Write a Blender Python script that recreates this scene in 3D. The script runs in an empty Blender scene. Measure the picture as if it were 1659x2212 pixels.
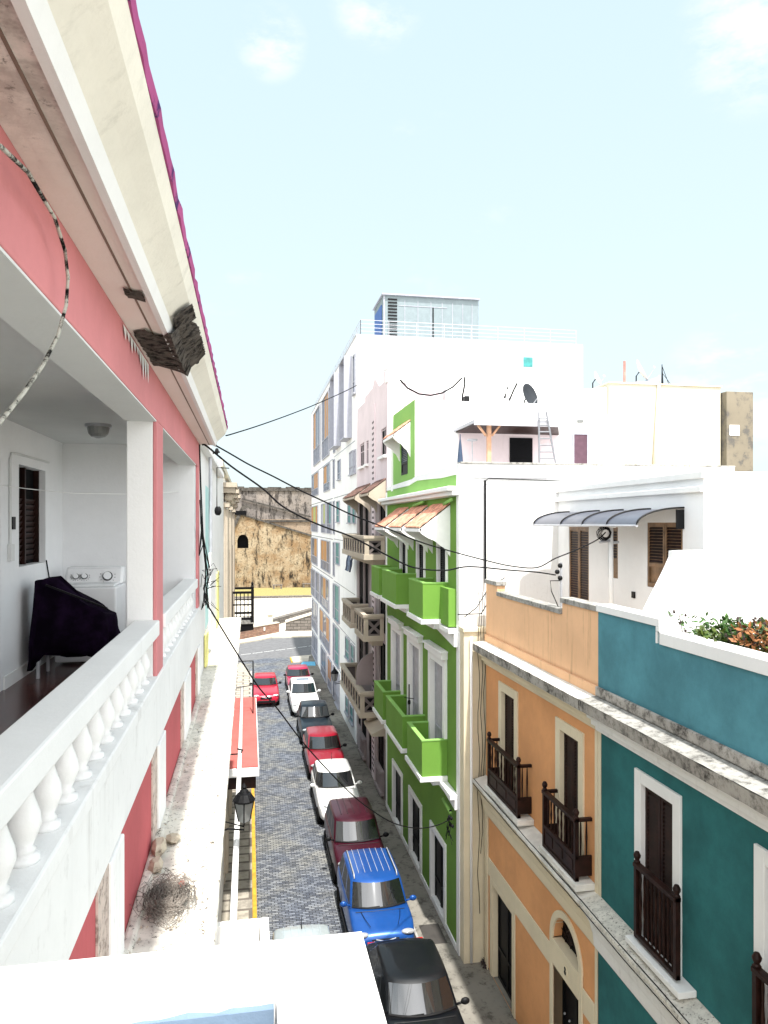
import bpy, bmesh, math, random
from mathutils import Vector, Matrix
random.seed(7)
R = math.radians
SC = bpy.context.scene
COL = SC.collection

# ------------------------------------------------------------------ survey helpers (turn a sight line into a point on a known plane)
FOC = 1600.0; SN = math.sin(R(10.33)); CS = math.cos(R(10.33)); EYE = 11.1
def ray(px, py):
    u = (px-829.5)/FOC
    return SN+u*CS, CS-u*SN, (1131-py)/FOC
def on_x(px, py, X):
    r = ray(px, py); t = X/r[0]; return Vector((X, r[1]*t, EYE+r[2]*t))
def on_y(px, py, Y):
    r = ray(px, py); t = Y/r[1]; return Vector((r[0]*t, Y, EYE+r[2]*t))
def on_plan(px, py, A, B):
    r = ray(px, py); dx, dy = B[0]-A[0], B[1]-A[1]
    den = r[0]*dy-r[1]*dx
    t = (A[0]*dy-A[1]*dx)/den
    return Vector((r[0]*t, r[1]*t, EYE+r[2]*t))

# ------------------------------------------------------------------ materials
def nodes(name):
    m = bpy.data.materials.new(name); m.use_nodes = True
    nt = m.node_tree; b = nt.nodes['Principled BSDF']
    return m, nt, b
def N(nt, t, **kw):
    n = nt.nodes.new(t)
    for k, v in kw.items(): setattr(n, k, v)
    return n
def coords(nt, scale=(1, 1, 1)):
    tc = N(nt, 'ShaderNodeTexCoord'); mp = N(nt, 'ShaderNodeMapping')
    mp.inputs['Scale'].default_value = scale
    nt.links.new(tc.outputs['Object'], mp.inputs[0]); return mp.outputs[0]
def noise(nt, vec, scale, detail=4, rough=.6):
    n = N(nt, 'ShaderNodeTexNoise'); n.inputs['Scale'].default_value = scale
    n.inputs['Detail'].default_value = detail; n.inputs['Roughness'].default_value = rough
    nt.links.new(vec, n.inputs['Vector']); return n.outputs['Fac']
def ramp(nt, fac, a, b):
    n = N(nt, 'ShaderNodeMapRange'); n.inputs['From Min'].default_value = a; n.inputs['From Max'].default_value = b
    n.interpolation_type = 'SMOOTHSTEP'
    nt.links.new(fac, n.inputs['Value']); return n.outputs['Result']
def mix(nt, fac, a, b, mode='MIX'):
    n = N(nt, 'ShaderNodeMix', data_type='RGBA', blend_type=mode)
    for sock, v in ((n.inputs[0], fac), (n.inputs[6], a), (n.inputs[7], b)):
        if hasattr(v, 'is_output'): nt.links.new(v, sock)
        elif isinstance(v, (int, float)): sock.default_value = v
        else: sock.default_value = (*v, 1)
    return n.outputs[2]
def mul(nt, a, k):
    n = N(nt, 'ShaderNodeMath', operation='MULTIPLY'); nt.links.new(a, n.inputs[0])
    if hasattr(k, 'is_output'): nt.links.new(k, n.inputs[1])
    else: n.inputs[1].default_value = k
    return n.outputs[0]
def bump(nt, b, h, strength, dist=.01):
    n = N(nt, 'ShaderNodeBump'); n.inputs['Strength'].default_value = strength; n.inputs['Distance'].default_value = dist
    nt.links.new(h, n.inputs['Height']); nt.links.new(n.outputs[0], b.inputs['Normal'])
def sc(c, k): return tuple(min(1, x*k) for x in c)
def wall(name, col, var=.14, streak=0, scol=(.05, .045, .04), spots=0, rough=.9, bmp=.25, size=1.0):
    m, nt, b = nodes(name)
    v = coords(nt)
    big = noise(nt, v, .9/size, 6, .65); fine = noise(nt, v, 14, 4)
    c = mix(nt, ramp(nt, big, .3, .7), sc(col, 1-var), sc(col, 1+var*.5))
    c = mix(nt, mul(nt, ramp(nt, fine, .45, .75), var*.9), c, sc(col, .7))
    if streak:
        s = noise(nt, coords(nt, (5, 5, .35)), 1.6, 6, .7)
        s2 = noise(nt, v, 1.3, 3)
        c = mix(nt, mul(nt, mul(nt, ramp(nt, s, .52, .72), ramp(nt, s2, .38, .68)), streak), c, scol)
    if spots:
        s = noise(nt, v, 7, 8, .75)
        c = mix(nt, mul(nt, ramp(nt, s, .56, .66), spots), c, scol)
    nt.links.new(c, b.inputs['Base Color']); b.inputs['Roughness'].default_value = rough
    b.inputs['Specular IOR Level'].default_value = .25
    h = noise(nt, v, 38, 5)
    bump(nt, b, h, bmp, .008)
    return m
def plain(name, col, rough=.6, metal=0, spec=.5, var=.1, coat=0):
    m, nt, b = nodes(name)
    v = coords(nt); f = noise(nt, v, 5, 5)
    c = mix(nt, ramp(nt, f, .35, .7), sc(col, 1-var), sc(col, 1+var))
    nt.links.new(c, b.inputs['Base Color'])
    b.inputs['Roughness'].default_value = rough; b.inputs['Metallic'].default_value = metal
    b.inputs['Specular IOR Level'].default_value = spec
    if coat: b.inputs['Coat Weight'].default_value = coat; b.inputs['Coat Roughness'].default_value = .04
    return m
def glass(name, col, refl=.35, rough=.03):
    m, nt, b = nodes(name)
    v = coords(nt); f = noise(nt, v, 2.2, 3)
    c = mix(nt, f, sc(col, .6), sc(col, 1.3)); nt.links.new(c, b.inputs['Base Color'])
    b.inputs['Roughness'].default_value = .4; b.inputs['Specular IOR Level'].default_value = .1
    g = N(nt, 'ShaderNodeBsdfGlossy'); g.inputs['Roughness'].default_value = rough; g.inputs['Color'].default_value = (.95, .97, 1, 1)
    mx = N(nt, 'ShaderNodeMixShader'); mx.inputs[0].default_value = refl
    out = nt.nodes['Material Output']
    nt.links.new(b.outputs[0], mx.inputs[1]); nt.links.new(g.outputs[0], mx.inputs[2]); nt.links.new(mx.outputs[0], out.inputs[0])
    bump(nt, b, noise(nt, v, 3, 2), .05, .01)
    return m
def stone(name, base, dark, ochre, dthr=.5, sx=1.0):
    m, nt, b = nodes(name)
    v = coords(nt); vs = coords(nt, (1, 1, .25))
    a = noise(nt, v, .35*sx, 8, .7); s = noise(nt, vs, 1.1*sx, 8, .75); f = noise(nt, v, 2.6*sx, 8, .75)
    c = mix(nt, ramp(nt, a, .35, .65), base, ochre)
    c = mix(nt, ramp(nt, f, .52, .66), c, sc(dark, 1.6))
    c = mix(nt, ramp(nt, s, dthr, dthr+.14), c, dark)
    nt.links.new(c, b.inputs['Base Color']); b.inputs['Roughness'].default_value = .95
    b.inputs['Specular IOR Level'].default_value = .1
    bump(nt, b, f, .6, .06)
    return m
def grime(name, base, dark, amount, scale=6.0, thr=.5, soft=.1):
    m, nt, b = nodes(name)
    v = coords(nt)
    f = noise(nt, v, scale, 10, .78); g = noise(nt, v, scale*.25, 4)
    c = mix(nt, ramp(nt, g, .35, .7), base, sc(base, .75))
    c = mix(nt, mul(nt, ramp(nt, f, thr, thr+soft), amount), c, dark)
    nt.links.new(c, b.inputs['Base Color']); b.inputs['Roughness'].default_value = .95
    b.inputs['Specular IOR Level'].default_value = .15
    bump(nt, b, f, .5, .02)
    return m
def cobble(name):
    m, nt, b = nodes(name)
    v = coords(nt)
    br = N(nt, 'ShaderNodeTexBrick'); br.offset = .5
    nt.links.new(v, br.inputs['Vector'])
    br.inputs['Scale'].default_value = 1; br.inputs['Brick Width'].default_value = .19; br.inputs['Row Height'].default_value = .092
    br.inputs['Mortar Size'].default_value = .011; br.inputs['Mortar Smooth'].default_value = .3; br.inputs['Bias'].default_value = 0
    br.inputs['Color1'].default_value = (.085, .091, .108, 1); br.inputs['Color2'].default_value = (.30, .305, .31, 1); br.inputs['Mortar'].default_value = (.018, .018, .02, 1)
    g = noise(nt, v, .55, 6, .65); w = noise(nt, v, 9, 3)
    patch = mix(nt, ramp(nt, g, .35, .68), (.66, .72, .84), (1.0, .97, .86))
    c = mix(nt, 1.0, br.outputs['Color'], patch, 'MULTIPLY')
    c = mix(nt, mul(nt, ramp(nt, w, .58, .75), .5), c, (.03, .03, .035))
    nt.links.new(c, b.inputs['Base Color']); b.inputs['Roughness'].default_value = .72
    inv = N(nt, 'ShaderNodeMath', operation='SUBTRACT'); inv.inputs[0].default_value = 1; nt.links.new(br.outputs['Fac'], inv.inputs[1])
    add = N(nt, 'ShaderNodeMath', operation='ADD'); nt.links.new(inv.outputs[0], add.inputs[0]); nt.links.new(mul(nt, w, .6), add.inputs[1])
    bump(nt, b, add.outputs[0], .7, .02)
    return m
def bricks(name, c1, c2, mortar, w, h, vertical=True):
    m, nt, b = nodes(name)
    tc = N(nt, 'ShaderNodeTexCoord'); sp = N(nt, 'ShaderNodeSeparateXYZ'); cb = N(nt, 'ShaderNodeCombineXYZ')
    nt.links.new(tc.outputs['Object'], sp.inputs[0])
    ad = N(nt, 'ShaderNodeMath', operation='ADD'); nt.links.new(sp.outputs[0], ad.inputs[0]); nt.links.new(sp.outputs[1], ad.inputs[1])
    nt.links.new(ad.outputs[0] if vertical else sp.outputs[0], cb.inputs[0]); nt.links.new(sp.outputs[2 if vertical else 1], cb.inputs[1])
    br = N(nt, 'ShaderNodeTexBrick'); nt.links.new(cb.outputs[0], br.inputs['Vector'])
    br.inputs['Scale'].default_value = 1; br.inputs['Brick Width'].default_value = w; br.inputs['Row Height'].default_value = h
    br.inputs['Mortar Size'].default_value = h*.1
    br.inputs['Color1'].default_value = (*c1, 1); br.inputs['Color2'].default_value = (*c2, 1); br.inputs['Mortar'].default_value = (*mortar, 1)
    f = noise(nt, tc.outputs['Object'], 3, 6)
    c = mix(nt, mul(nt, ramp(nt, f, .45, .7), .5), br.outputs['Color'], sc(mortar, .5))
    nt.links.new(c, b.inputs['Base Color']); b.inputs['Roughness'].default_value = .9
    bump(nt, b, br.outputs['Fac'], -.5, .02)
    return m

def soffit_mat():                               # beige paint that has blistered and gone mouldy towards the near end
    m, nt, b = nodes('blistered_soffit_paint'); v = coords(nt)
    big = noise(nt, v, 1.2, 5); f = noise(nt, v, 17, 9, .75); g = noise(nt, v, 5, 6, .7)
    sp = N(nt, 'ShaderNodeSeparateXYZ'); nt.links.new(v, sp.inputs[0])
    near = ramp(nt, sp.outputs[1], 2.75, 1.7)
    c = mix(nt, ramp(nt, big, .3, .7), (.76, .69, .63), (.80, .74, .69))
    lift = mix(nt, ramp(nt, g, .42, .6), (.60, .57, .52), (.36, .32, .29))
    c = mix(nt, mul(nt, near, ramp(nt, g, .30, .5)), c, lift)
    c = mix(nt, mul(nt, near, mul(nt, ramp(nt, f, .56, .64), .85)), c, (.07, .06, .05))
    c = mix(nt, mul(nt, ramp(nt, f, .70, .76), .7), c, (.12, .1, .085))
    nt.links.new(c, b.inputs['Base Color']); b.inputs['Roughness'].default_value = .9; b.inputs['Specular IOR Level'].default_value = .15
    bump(nt, b, g, .35, .02); return m
MT = {}
def mk():
    W = (.80, .80, .79)
    MT.update(
        white=wall('white_paint', W, .05, .12, (.35, .33, .3)),
        white_worn=wall('worn_white_paint', W, .06, .3, (.25, .23, .2), .12),
        white_trim=plain('white_trim', (.8, .8, .79), .7, var=.03),
        pink=wall('pink_paint', (.62, .235, .245), .1, .12, (.4, .12, .13)),
        red_band=wall('red_band_paint', (.46, .10, .11), .14, .3, (.3, .05, .05), .15),
        soffit=wall('soffit_paint', (.52, .44, .39), .08, .25, (.2, .16, .13), .1, size=2),
        cove=wall('cove_paint', (.82, .79, .70), .08, .3, (.22, .2, .15), .1),
        magenta=grime('magenta_edge', (.44, .095, .26), (.045, .025, .12), .9, 3.2, .53, .06),
        spall=grime('spalled_concrete', (.105, .09, .078), (.006, .005, .005), .9, 14, .48),
        ledge=grime('lime_washed_ledge', (.70, .67, .60), (.06, .05, .04), .95, 24, .555, .06),
        peeled=grime('peeled_plaster', (.62, .52, .46), (.16, .12, .1), .7, 14, .5),
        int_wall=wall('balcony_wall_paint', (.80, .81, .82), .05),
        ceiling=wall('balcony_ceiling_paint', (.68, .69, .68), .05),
        terracotta=plain('polished_red_floor', (.10, .04, .035), .22, var=.4),
        green=wall('green_paint', (.14, .275, .045), .08, .1, (.06, .2, .02)),
        green_light=wall('light_green_paint', (.235, .45, .115), .06),
        green_deep=wall('balcony_green_paint', (.145, .30, .048), .06),
        orange=wall('orange_paint', (.72, .35, .155), .12, .12, (.5, .2, .08)),
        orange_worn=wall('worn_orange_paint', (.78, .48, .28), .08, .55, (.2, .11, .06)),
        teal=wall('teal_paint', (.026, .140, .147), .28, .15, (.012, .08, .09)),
        teal_light=wall('sky_lit_weathered_teal', (.085, .255, .31), .25, .2, (.03, .14, .16)),  # teal made paler for the parapet's extra sky light, plus weathered streaks
        cream=wall('cream_paint', (.72, .63, .46), .08, .25, (.35, .3, .2)),
        pale_cream=wall('pale_cream_paint', (.55, .52, .42), .05, .3, (.36, .33, .25)),
        ledge_white=grime('whitewashed_cornice_top', (.76, .74, .69), (.2, .18, .15), .5, 9, .6),
        cornice_dirty=grime('mildewed_cornice', (.42, .395, .36), (.02, .018, .016), .96, 4.5, .43, .24),
        cornice_top=grime('weathered_cornice_top', (.36, .35, .325), (.05, .045, .04), .9, 8, .46, .22),
        deco=wall('mauve_grey_paint', (.33, .28, .278), .1, .2, (.16, .13, .12)),
        deco_pink=wall('pale_pink_paint', (.68, .58, .60), .08, .35, (.42, .33, .33)),
        deco_cream=wall('beige_trim_paint', (.46, .40, .32), .08, .2, (.25, .2, .15)),
        deco_panel=wall('taupe_panel', (.16, .135, .13), .12),
        dark=plain('dark_void', (.004, .004, .005), .7, 0, .08),
        dark_wood=plain('dark_wood', (.020, .007, .005), .5, 0, .2, .4),
        mid_wood=plain('brown_wood', (.20, .115, .055), .55, var=.3),
        pale_wood=plain('pine_post', (.5, .28, .17), .7, var=.2),
        black=plain('black_iron', (.005, .005, .006), .5, 0, .2),
        cable=plain('cable_sheath', (.006, .006, .007), .7, 0, .15),
        cable_light=grime('paint_splashed_cable', (.5, .49, .43), (.006, .006, .006), 1, 7, .45),
        steel=plain('grey_steel', (.42, .43, .46), .4, .3),
        grey=plain('grey_frame', (.36, .37, .42), .5),
        lavender=plain('blue_grey_cladding', (.36, .37, .43), .5, var=.05),
        bluegrey=glass('bluish_window', (.09, .12, .17), .25),
        tealglass=plain('teal_shutter', (.03, .20, .20), .5, var=.2),
        orange_pane=plain('amber_shutter', (.42, .19, .045), .5),
        lime_pane=plain('lime_shutter', (.36, .42, .10), .5),
        glassd=glass('car_window', (.003, .004, .005), .13),
        winglass=glass('house_glass', (.02, .025, .03), .2),
        penthouse=plain('penthouse_panel', (.20, .245, .26), .5, .0, .2, .06),
        blue_panel=plain('blue_panel', (.02, .09, .32), .5),
        tile=plain('clay_tile', (.58, .27, .18), .85, var=.35),
        tile_dark=plain('aged_clay_tile', (.13, .07, .055), .9, var=.5),
        cobble=cobble('blue_cobbles'),
        asphalt=grime('asphalt', (.17, .17, .175), (.125, .125, .13), .8, 8, .5),
        paving=grime('stone_pavement', (.24, .225, .195), (.075, .07, .06), .7, 3.5, .5),
        paving_left=bricks('slab_pavement', (.34, .31, .26), (.42, .38, .31), (.14, .12, .1), .9, .6, False),
        kerb=plain('kerb_stone', (.36, .35, .33), .9, var=.2),
        yellow=plain('yellow_paint', (.52, .30, .03), .7, var=.2),
        yellow2=plain('lemon_paint', (.72, .68, .26), .8, var=.1),
        cyan=wall('pale_cyan_paint', (.46, .70, .68), .06),
        whiteline=plain('road_paint', (.72, .72, .70), .8, var=.15),
        bluepaint=plain('blue_road_paint', (.12, .42, .62), .8, var=.15),
        plaza=grime('plaza_paving', (.62, .57, .48), (.45, .4, .33), .5, 1.5, .5),
        grass=plain('dry_grass', (.28, .24, .085), .95, var=.35),
        fort_low=stone('ochre_rampart', (.31, .255, .175), (.022, .018, .014), (.20, .13, .07), .49, 1.3),
        fort_up=stone('grey_rampart', (.165, .15, .14), (.03, .027, .025), (.23, .20, .175), .47, 1.2),
        fort_mid=stone('buff_rampart', (.28, .22, .16), (.05, .04, .03), (.25, .18, .12), .53, 1.1),
        brickwall=bricks('brown_brick', (.24, .12, .08), (.32, .19, .13), (.12, .1, .09), .5, .16),
        darkstone=bricks('dark_ashlar', (.12, .105, .095), (.19, .17, .15), (.05, .045, .04), .7, .3),
        earth=plain('distant_ground', (.32, .30, .25), .95, var=.2),
        cloth=plain('purple_black_cloth', (.007, .0028, .011), .95, 0, .05, .6),
        enamel=plain('white_enamel', (.78, .79, .80), .25, var=.02),
        blue_edge=wall('pale_blue_paint', (.15, .215, .30), .2, .5, (.08, .14, .24)),
        canopy=wall('coral_roof_paint', (.46, .125, .11), .12, 0, spots=.25, scol=(.2, .05, .05)),
        frost=plain('frosted_glass', (.24, .25, .245), .3),
        rubble=grime('rubble', (.52, .46, .36), (.1, .08, .06), .8, 12, .52),
        brickred=plain('brick_fragment', (.5, .09, .06), .9),
        leaf=plain('leaf_green', (.032, .09, .010), .6, var=.5),
        leaf2=plain('leaf_lime', (.075, .11, .014), .6, var=.4),
        flower=plain('bract_orange', (.26, .10, .03), .7, var=.3),
        soffit_worn=soffit_mat(),
        alu=plain('aluminium', (.16, .165, .18), .5, .2),
        fort_ledge=grime('blackened_ledge_stone', (.085, .078, .07), (.012, .011, .01), .9, 2.5, .45, .2),
        soft_peel=grime('peeling_soffit', (.50, .43, .38), (.22, .18, .15), .7, 16, .56),
        wire=plain('rusted_wire', (.17, .15, .13), .8, .0, .3, .5),
        groove=plain('stained_groove', (.20, .14, .11), .9),
        drystem=plain('dry_stem', (.05, .035, .032), .9),
        dish=plain('dish_grey', (.03, .034, .04), .6, 0, .15),
        dish_white=plain('dish_white', (.62, .62, .60), .5),
        rust=plain('rusty_pipe', (.45, .2, .17), .9, var=.3),
        weathered=grime('weathered_render', (.235, .205, .155), (.10, .097, .094), .8, 1.6, .5),
        umbrella=plain('navy_fabric', (.03, .05, .09), .9),
        poly=glass('smoke_polycarbonate', (.085, .09, .115), .12, .2),
        purple=plain('purple_door', (.10, .055, .075), .7, 0, .2),
        tyre=plain('tyre_rubber', (.006, .006, .006), .9, 0, .1),
        rim=plain('wheel_alloy', (.35, .36, .38), .35, .7),
        lamp=glass('headlamp', (.5, .52, .55), .4, .1),
        blackplastic=plain('black_plastic', (.005, .005, .006), .55, 0, .25),
        jeans=plain('denim', (.05, .07, .12), .95, var=.4),
        jeans2=plain('washed_denim', (.20, .25, .34), .95, var=.3),
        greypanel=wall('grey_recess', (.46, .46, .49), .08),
        satin=plain('grey_panel_door', (.40, .40, .44), .55),
    )
mk()

# ------------------------------------------------------------------ mesh builder
class Fr:                                   # a facade frame: a along it, z up, n outwards
    def __init__(s, kind, c): s.k, s.c = kind, c
    def __call__(s, a, z, n=0):
        if s.k == '-x': return (s.c-n, a, z)
        if s.k == '+x': return (s.c+n, a, z)
        if s.k == '-y': return (a, s.c-n, z)
        return (a, s.c+n, z)
ID = Fr('+y', 0)                            # a = x, n = y
class MB:
    def __init__(s): s.v, s.f = [], []
    def add(s, vs, fs):
        o = len(s.v); s.v += [tuple(p) for p in vs]; s.f += [tuple(i+o for i in f) for f in fs]
    def box(s, F, a0, a1, z0, z1, n0, n1):
        c = [F(a, z, n) for n in (n0, n1) for z in (z0, z1) for a in (a0, a1)]
        s.add(c, [(0, 1, 3, 2), (4, 6, 7, 5), (0, 4, 5, 1), (2, 3, 7, 6), (0, 2, 6, 4), (1, 5, 7, 3)])
        return s
    def wb(s, x0, x1, y0, y1, z0, z1): return s.box(ID, x0, x1, z0, z1, y0, y1)
    def prism(s, pts, vec):
        n = len(pts); vec = Vector(vec); p = [Vector(q) for q in pts]
        s.add(p+[q+vec for q in p], [tuple(range(n)), tuple(range(2*n-1, n-1, -1))]+[(i, (i+1) % n, n+(i+1) % n, n+i) for i in range(n)])
        return s
    def poly(s, F, pts, n0, n1):
        a = [F(x, z, n0) for x, z in pts]; b = [F(x, z, n1) for x, z in pts]; n = len(pts)
        s.add(a+b, [tuple(range(n)), tuple(range(2*n-1, n-1, -1))]+[(i, (i+1) % n, n+(i+1) % n, n+i) for i in range(n)])
        return s
    def quad(s, *p): s.add(p, [tuple(range(len(p)))]); return s
    def loft(s, rings, cap=True, closed=True):
        n = len(rings[0]); o = []
        for r in rings: o += r
        f = []
        for k in range(len(rings)-1):
            for i in range(n if closed else n-1):
                j = (i+1) % n; f.append((k*n+i, k*n+j, (k+1)*n+j, (k+1)*n+i))
        if cap: f += [tuple(range(n))[::-1], tuple(range((len(rings)-1)*n, len(rings)*n))]
        s.add(o, f); return s
    def tube(s, pts, r, seg=8):
        pts = [Vector(p) for p in pts]; rings = []
        rr = r if isinstance(r, (list, tuple)) else [r]*len(pts)
        for i, p in enumerate(pts):
            d = (pts[min(i+1, len(pts)-1)]-pts[max(i-1, 0)])
            if d.length < 1e-6: d = Vector((0, 0, 1))
            d.normalize(); up = Vector((0, 0, 1)) if abs(d.z) < .95 else Vector((1, 0, 0))
            x = d.cross(up).normalized(); y = d.cross(x)
            rings.append([p+x*rr[i]*math.cos(2*math.pi*k/seg)+y*rr[i]*math.sin(2*math.pi*k/seg) for k in range(seg)])
        return s.loft(rings)
    def lathe(s, c, prof, seg=16, axis='z'):
        rings = []
        for r, h in prof:
            ring = []
            for k in range(seg):
                a = 2*math.pi*k/seg; p = (r*math.cos(a), r*math.sin(a), h)
                if axis == 'x': p = (h, r*math.cos(a), r*math.sin(a))
                if axis == 'y': p = (r*math.cos(a), h, r*math.sin(a))
                ring.append((c[0]+p[0], c[1]+p[1], c[2]+p[2]))
            rings.append(ring)
        return s.loft(rings)
    def ball(s, c, rx, ry, rz, seg=12, rows=8):
        rings = []
        for i in range(1, rows):
            t = math.pi*i/rows
            rings.append([(c[0]+rx*math.sin(t)*math.cos(2*math.pi*k/seg), c[1]+ry*math.sin(t)*math.sin(2*math.pi*k/seg), c[2]-rz*math.cos(t)) for k in range(seg)])
        return s.loft(rings)
    def facade(s, F, a0, a1, z0, z1, ops, d):
        A = sorted({a0, a1, *[o[0] for o in ops], *[o[1] for o in ops]}); Z = sorted({z0, z1, *[o[2] for o in ops], *[o[3] for o in ops]})
        for i in range(len(A)-1):
            for j in range(len(Z)-1):
                ca, cz = (A[i]+A[i+1])/2, (Z[j]+Z[j+1])/2
                if any(o[0] < ca < o[1] and o[2] < cz < o[3] for o in ops): continue
                s.quad(F(A[i], Z[j]), F(A[i+1], Z[j]), F(A[i+1], Z[j+1]), F(A[i], Z[j+1]))
        for a, b, c, e in (ops if d else ()):
            for p, q in (((a, c), (b, c)), ((b, c), (b, e)), ((b, e), (a, e)), ((a, e), (a, c))):
                s.quad(F(*p), F(*q), F(*q, -d), F(*p, -d))
        return s
    def shell(s, F, a0, a1, z0, z1, D):
        s.quad(F(a0, z0), F(a0, z1), F(a0, z1, -D), F(a0, z0, -D)); s.quad(F(a1, z0), F(a1, z1), F(a1, z1, -D), F(a1, z0, -D))
        s.quad(F(a0, z1), F(a1, z1), F(a1, z1, -D), F(a0, z1, -D)); s.quad(F(a0, z0, -D), F(a1, z0, -D), F(a1, z1, -D), F(a0, z1, -D))
        return s
    def build(s, name, mat, parent=None, bevel=0, smooth=False, sub=0, label=None):
        me = bpy.data.meshes.new(name); vs = s.v
        off = Vector((0, 0, 0))
        if parent is None and vs:
            xs, ys, zs = zip(*vs); off = Vector(((min(xs)+max(xs))/2, (min(ys)+max(ys))/2, min(zs)))
            vs = [(x-off.x, y-off.y, z-off.z) for x, y, z in vs]
        me.from_pydata(vs, [], s.f)
        bm = bmesh.new(); bm.from_mesh(me); bmesh.ops.recalc_face_normals(bm, faces=bm.faces)
        bm.to_mesh(me); bm.free()
        me.materials.append(MT[mat] if isinstance(mat, str) else mat)
        o = bpy.data.objects.new(name, me); COL.objects.link(o); o.location = off
        if parent is not None:
            o.parent = parent; w = Vector((0, 0, 0)); p = parent
            while p is not None: w += p.location; p = p.parent
            o.location = -w
        if smooth: me.polygons.foreach_set('use_smooth', [True]*len(me.polygons))
        if bevel:
            b = o.modifiers.new('bevel', 'BEVEL'); b.width = bevel; b.segments = 2; b.limit_method = 'ANGLE'; b.angle_limit = R(40)
        if sub:
            b = o.modifiers.new('subdivision', 'SUBSURF'); b.levels = sub; b.render_levels = sub
        if label: o['label'] = label
        return o
def tag(o, label, cat, group=None):
    o['label'] = label; o['category'] = cat
    if group: o['group'] = group
    return o
def thing(name, label, cat, loc=(0, 0, 0), group=None):
    o = bpy.data.objects.new(name, None); COL.objects.link(o); o.location = loc; o.empty_display_size = .2
    return tag(o, label, cat, group)
def struct(name, mb, mat, **k):
    o = mb.build(name, mat, **k); o['kind'] = 'structure'; return o
def single(name, mb, mat, label, cat, group=None, **k): return tag(mb.build(name, mat, **k), label, cat, group)

def boxes(name, mat, parent, F, lst, **k):      # several alike pieces, each a part of its own
    return [MB().box(F, *b).build(name, mat, parent, **k) for b in lst]
# reusable facade pieces (all return the part they make)
def leaf_door(F, a0, a1, z0, z1, n, parent, mat, louvre=None, name='door', leaves=2, slat=.06):
    m = MB(); m.box(F, a0, a1, z0, z1, n-.05, n)
    w = (a1-a0)/leaves
    for k in range(leaves):
        x0, x1 = a0+k*w+.008, a0+(k+1)*w-.008
        for p in ((x0, x0+.055, z0, z1), (x1-.055, x1, z0, z1), (x0+.055, x1-.055, z0, z0+.09), (x0+.055, x1-.055, z1-.09, z1), (x0+.055, x1-.055, z0+(z1-z0)*.32, z0+(z1-z0)*.32+.07)):
            m.box(F, p[0], p[1], p[2], p[3], n+.001, n+.03)
    d = m.build(name, mat, parent)
    if louvre:
        q = MB()
        for k in range(leaves):
            x0, x1 = a0+k*w+.065, a0+(k+1)*w-.065
            z = z0+(z1-z0)*.32+.09
            while z < z1-.12:
                q.add([F(x0, z, n+.004), F(x1, z, n+.004), F(x1, z+slat*.75, n+.004), F(x0, z+slat*.75, n+.004), F(x0, z, n+.028), F(x1, z, n+.028)], [(0, 1, 5, 4), (4, 5, 2, 3), (0, 4, 3), (1, 2, 5)])
                z += slat
        q.build('louvre', louvre, d)
    return d
def surround(F, a0, a1, z0, z1, w, proud, parent, mat, name='door_frame', sill=False, head=0, back=.002):
    m = MB()
    m.box(F, a0-w, a0, z0, z1+w, back, proud); m.box(F, a1, a1+w, z0, z1+w, back, proud); m.box(F, a0, a1, z1, z1+w, back, proud)
    if sill: m.box(F, a0-w-.04, a1+w+.04, z0-.07, z0, 0.002, proud+.05)
    if head: m.box(F, a0-w-.06, a1+w+.06, z1+w, z1+w+head, .002, proud+.1); m.box(F, a0-w-.1, a1+w+.1, z1+w+head, z1+w+head+.05, .002, proud+.16)
    return m.build(name, mat, parent, bevel=.008)
def bay(F, a0, a1, z0, z1, parent, cols=('g',), depth=.08, mat='grey', pane='bluegrey', rail=True):
    t = .06; m = MB()
    m.box(F, a0, a0+t, z0, z1, .002, depth); m.box(F, a1-t, a1, z0, z1, .002, depth)
    m.box(F, a0+t, a1-t, z0, z0+t, .002, depth); m.box(F, a0+t, a1-t, z1-t, z1, .002, depth)
    n = len(cols); w = (a1-a0-2*t)/n
    for k in range(1, n): m.box(F, a0+t+k*w-.04, a0+t+k*w+.04, z0+t, z1-t, .021, depth*.6)
    zr = z0+(z1-z0)*.30
    if rail:
        m.box(F, a0+t, a1-t, zr, zr+.05, .022, depth*.7)
        for k in range(n): m.box(F, a0+t+(k+.5)*w-.02, a0+t+(k+.5)*w+.02, z0+t, zr, .022, depth*.55)
    o = m.build('window', mat, parent)
    MB().box(F, a0+t, a1-t, z0+t, z1-t, .004, .02).build('pane', pane, o)
    for k, c in enumerate(cols):
        if c == 'g': continue
        x0 = a0+t+k*w+.05
        MB().box(F, x0, x0+w-.1, zr+.06 if rail else z0+t, z1-t-.02, .021, .035).build('shutter', {'o': 'orange_pane', 'l': 'lime_pane', 't': 'tealglass', 'v': 'lavender'}[c], o)
    return o
def baluster(m, x, y, z0, z1, r=.062):
    h = z1-z0; P = [(.9, 0), (.9, .07), (.55, .1), (.7, .13), (.5, .17), (.72, .28), (.98, .42), (.92, .52), (.6, .70), (.42, .82), (.62, .85), (.45, .88), (.8, .92), (.8, 1)]
    m.lathe((x, y, z0), [(r*a, h*b) for a, b in P], 12)
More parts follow.
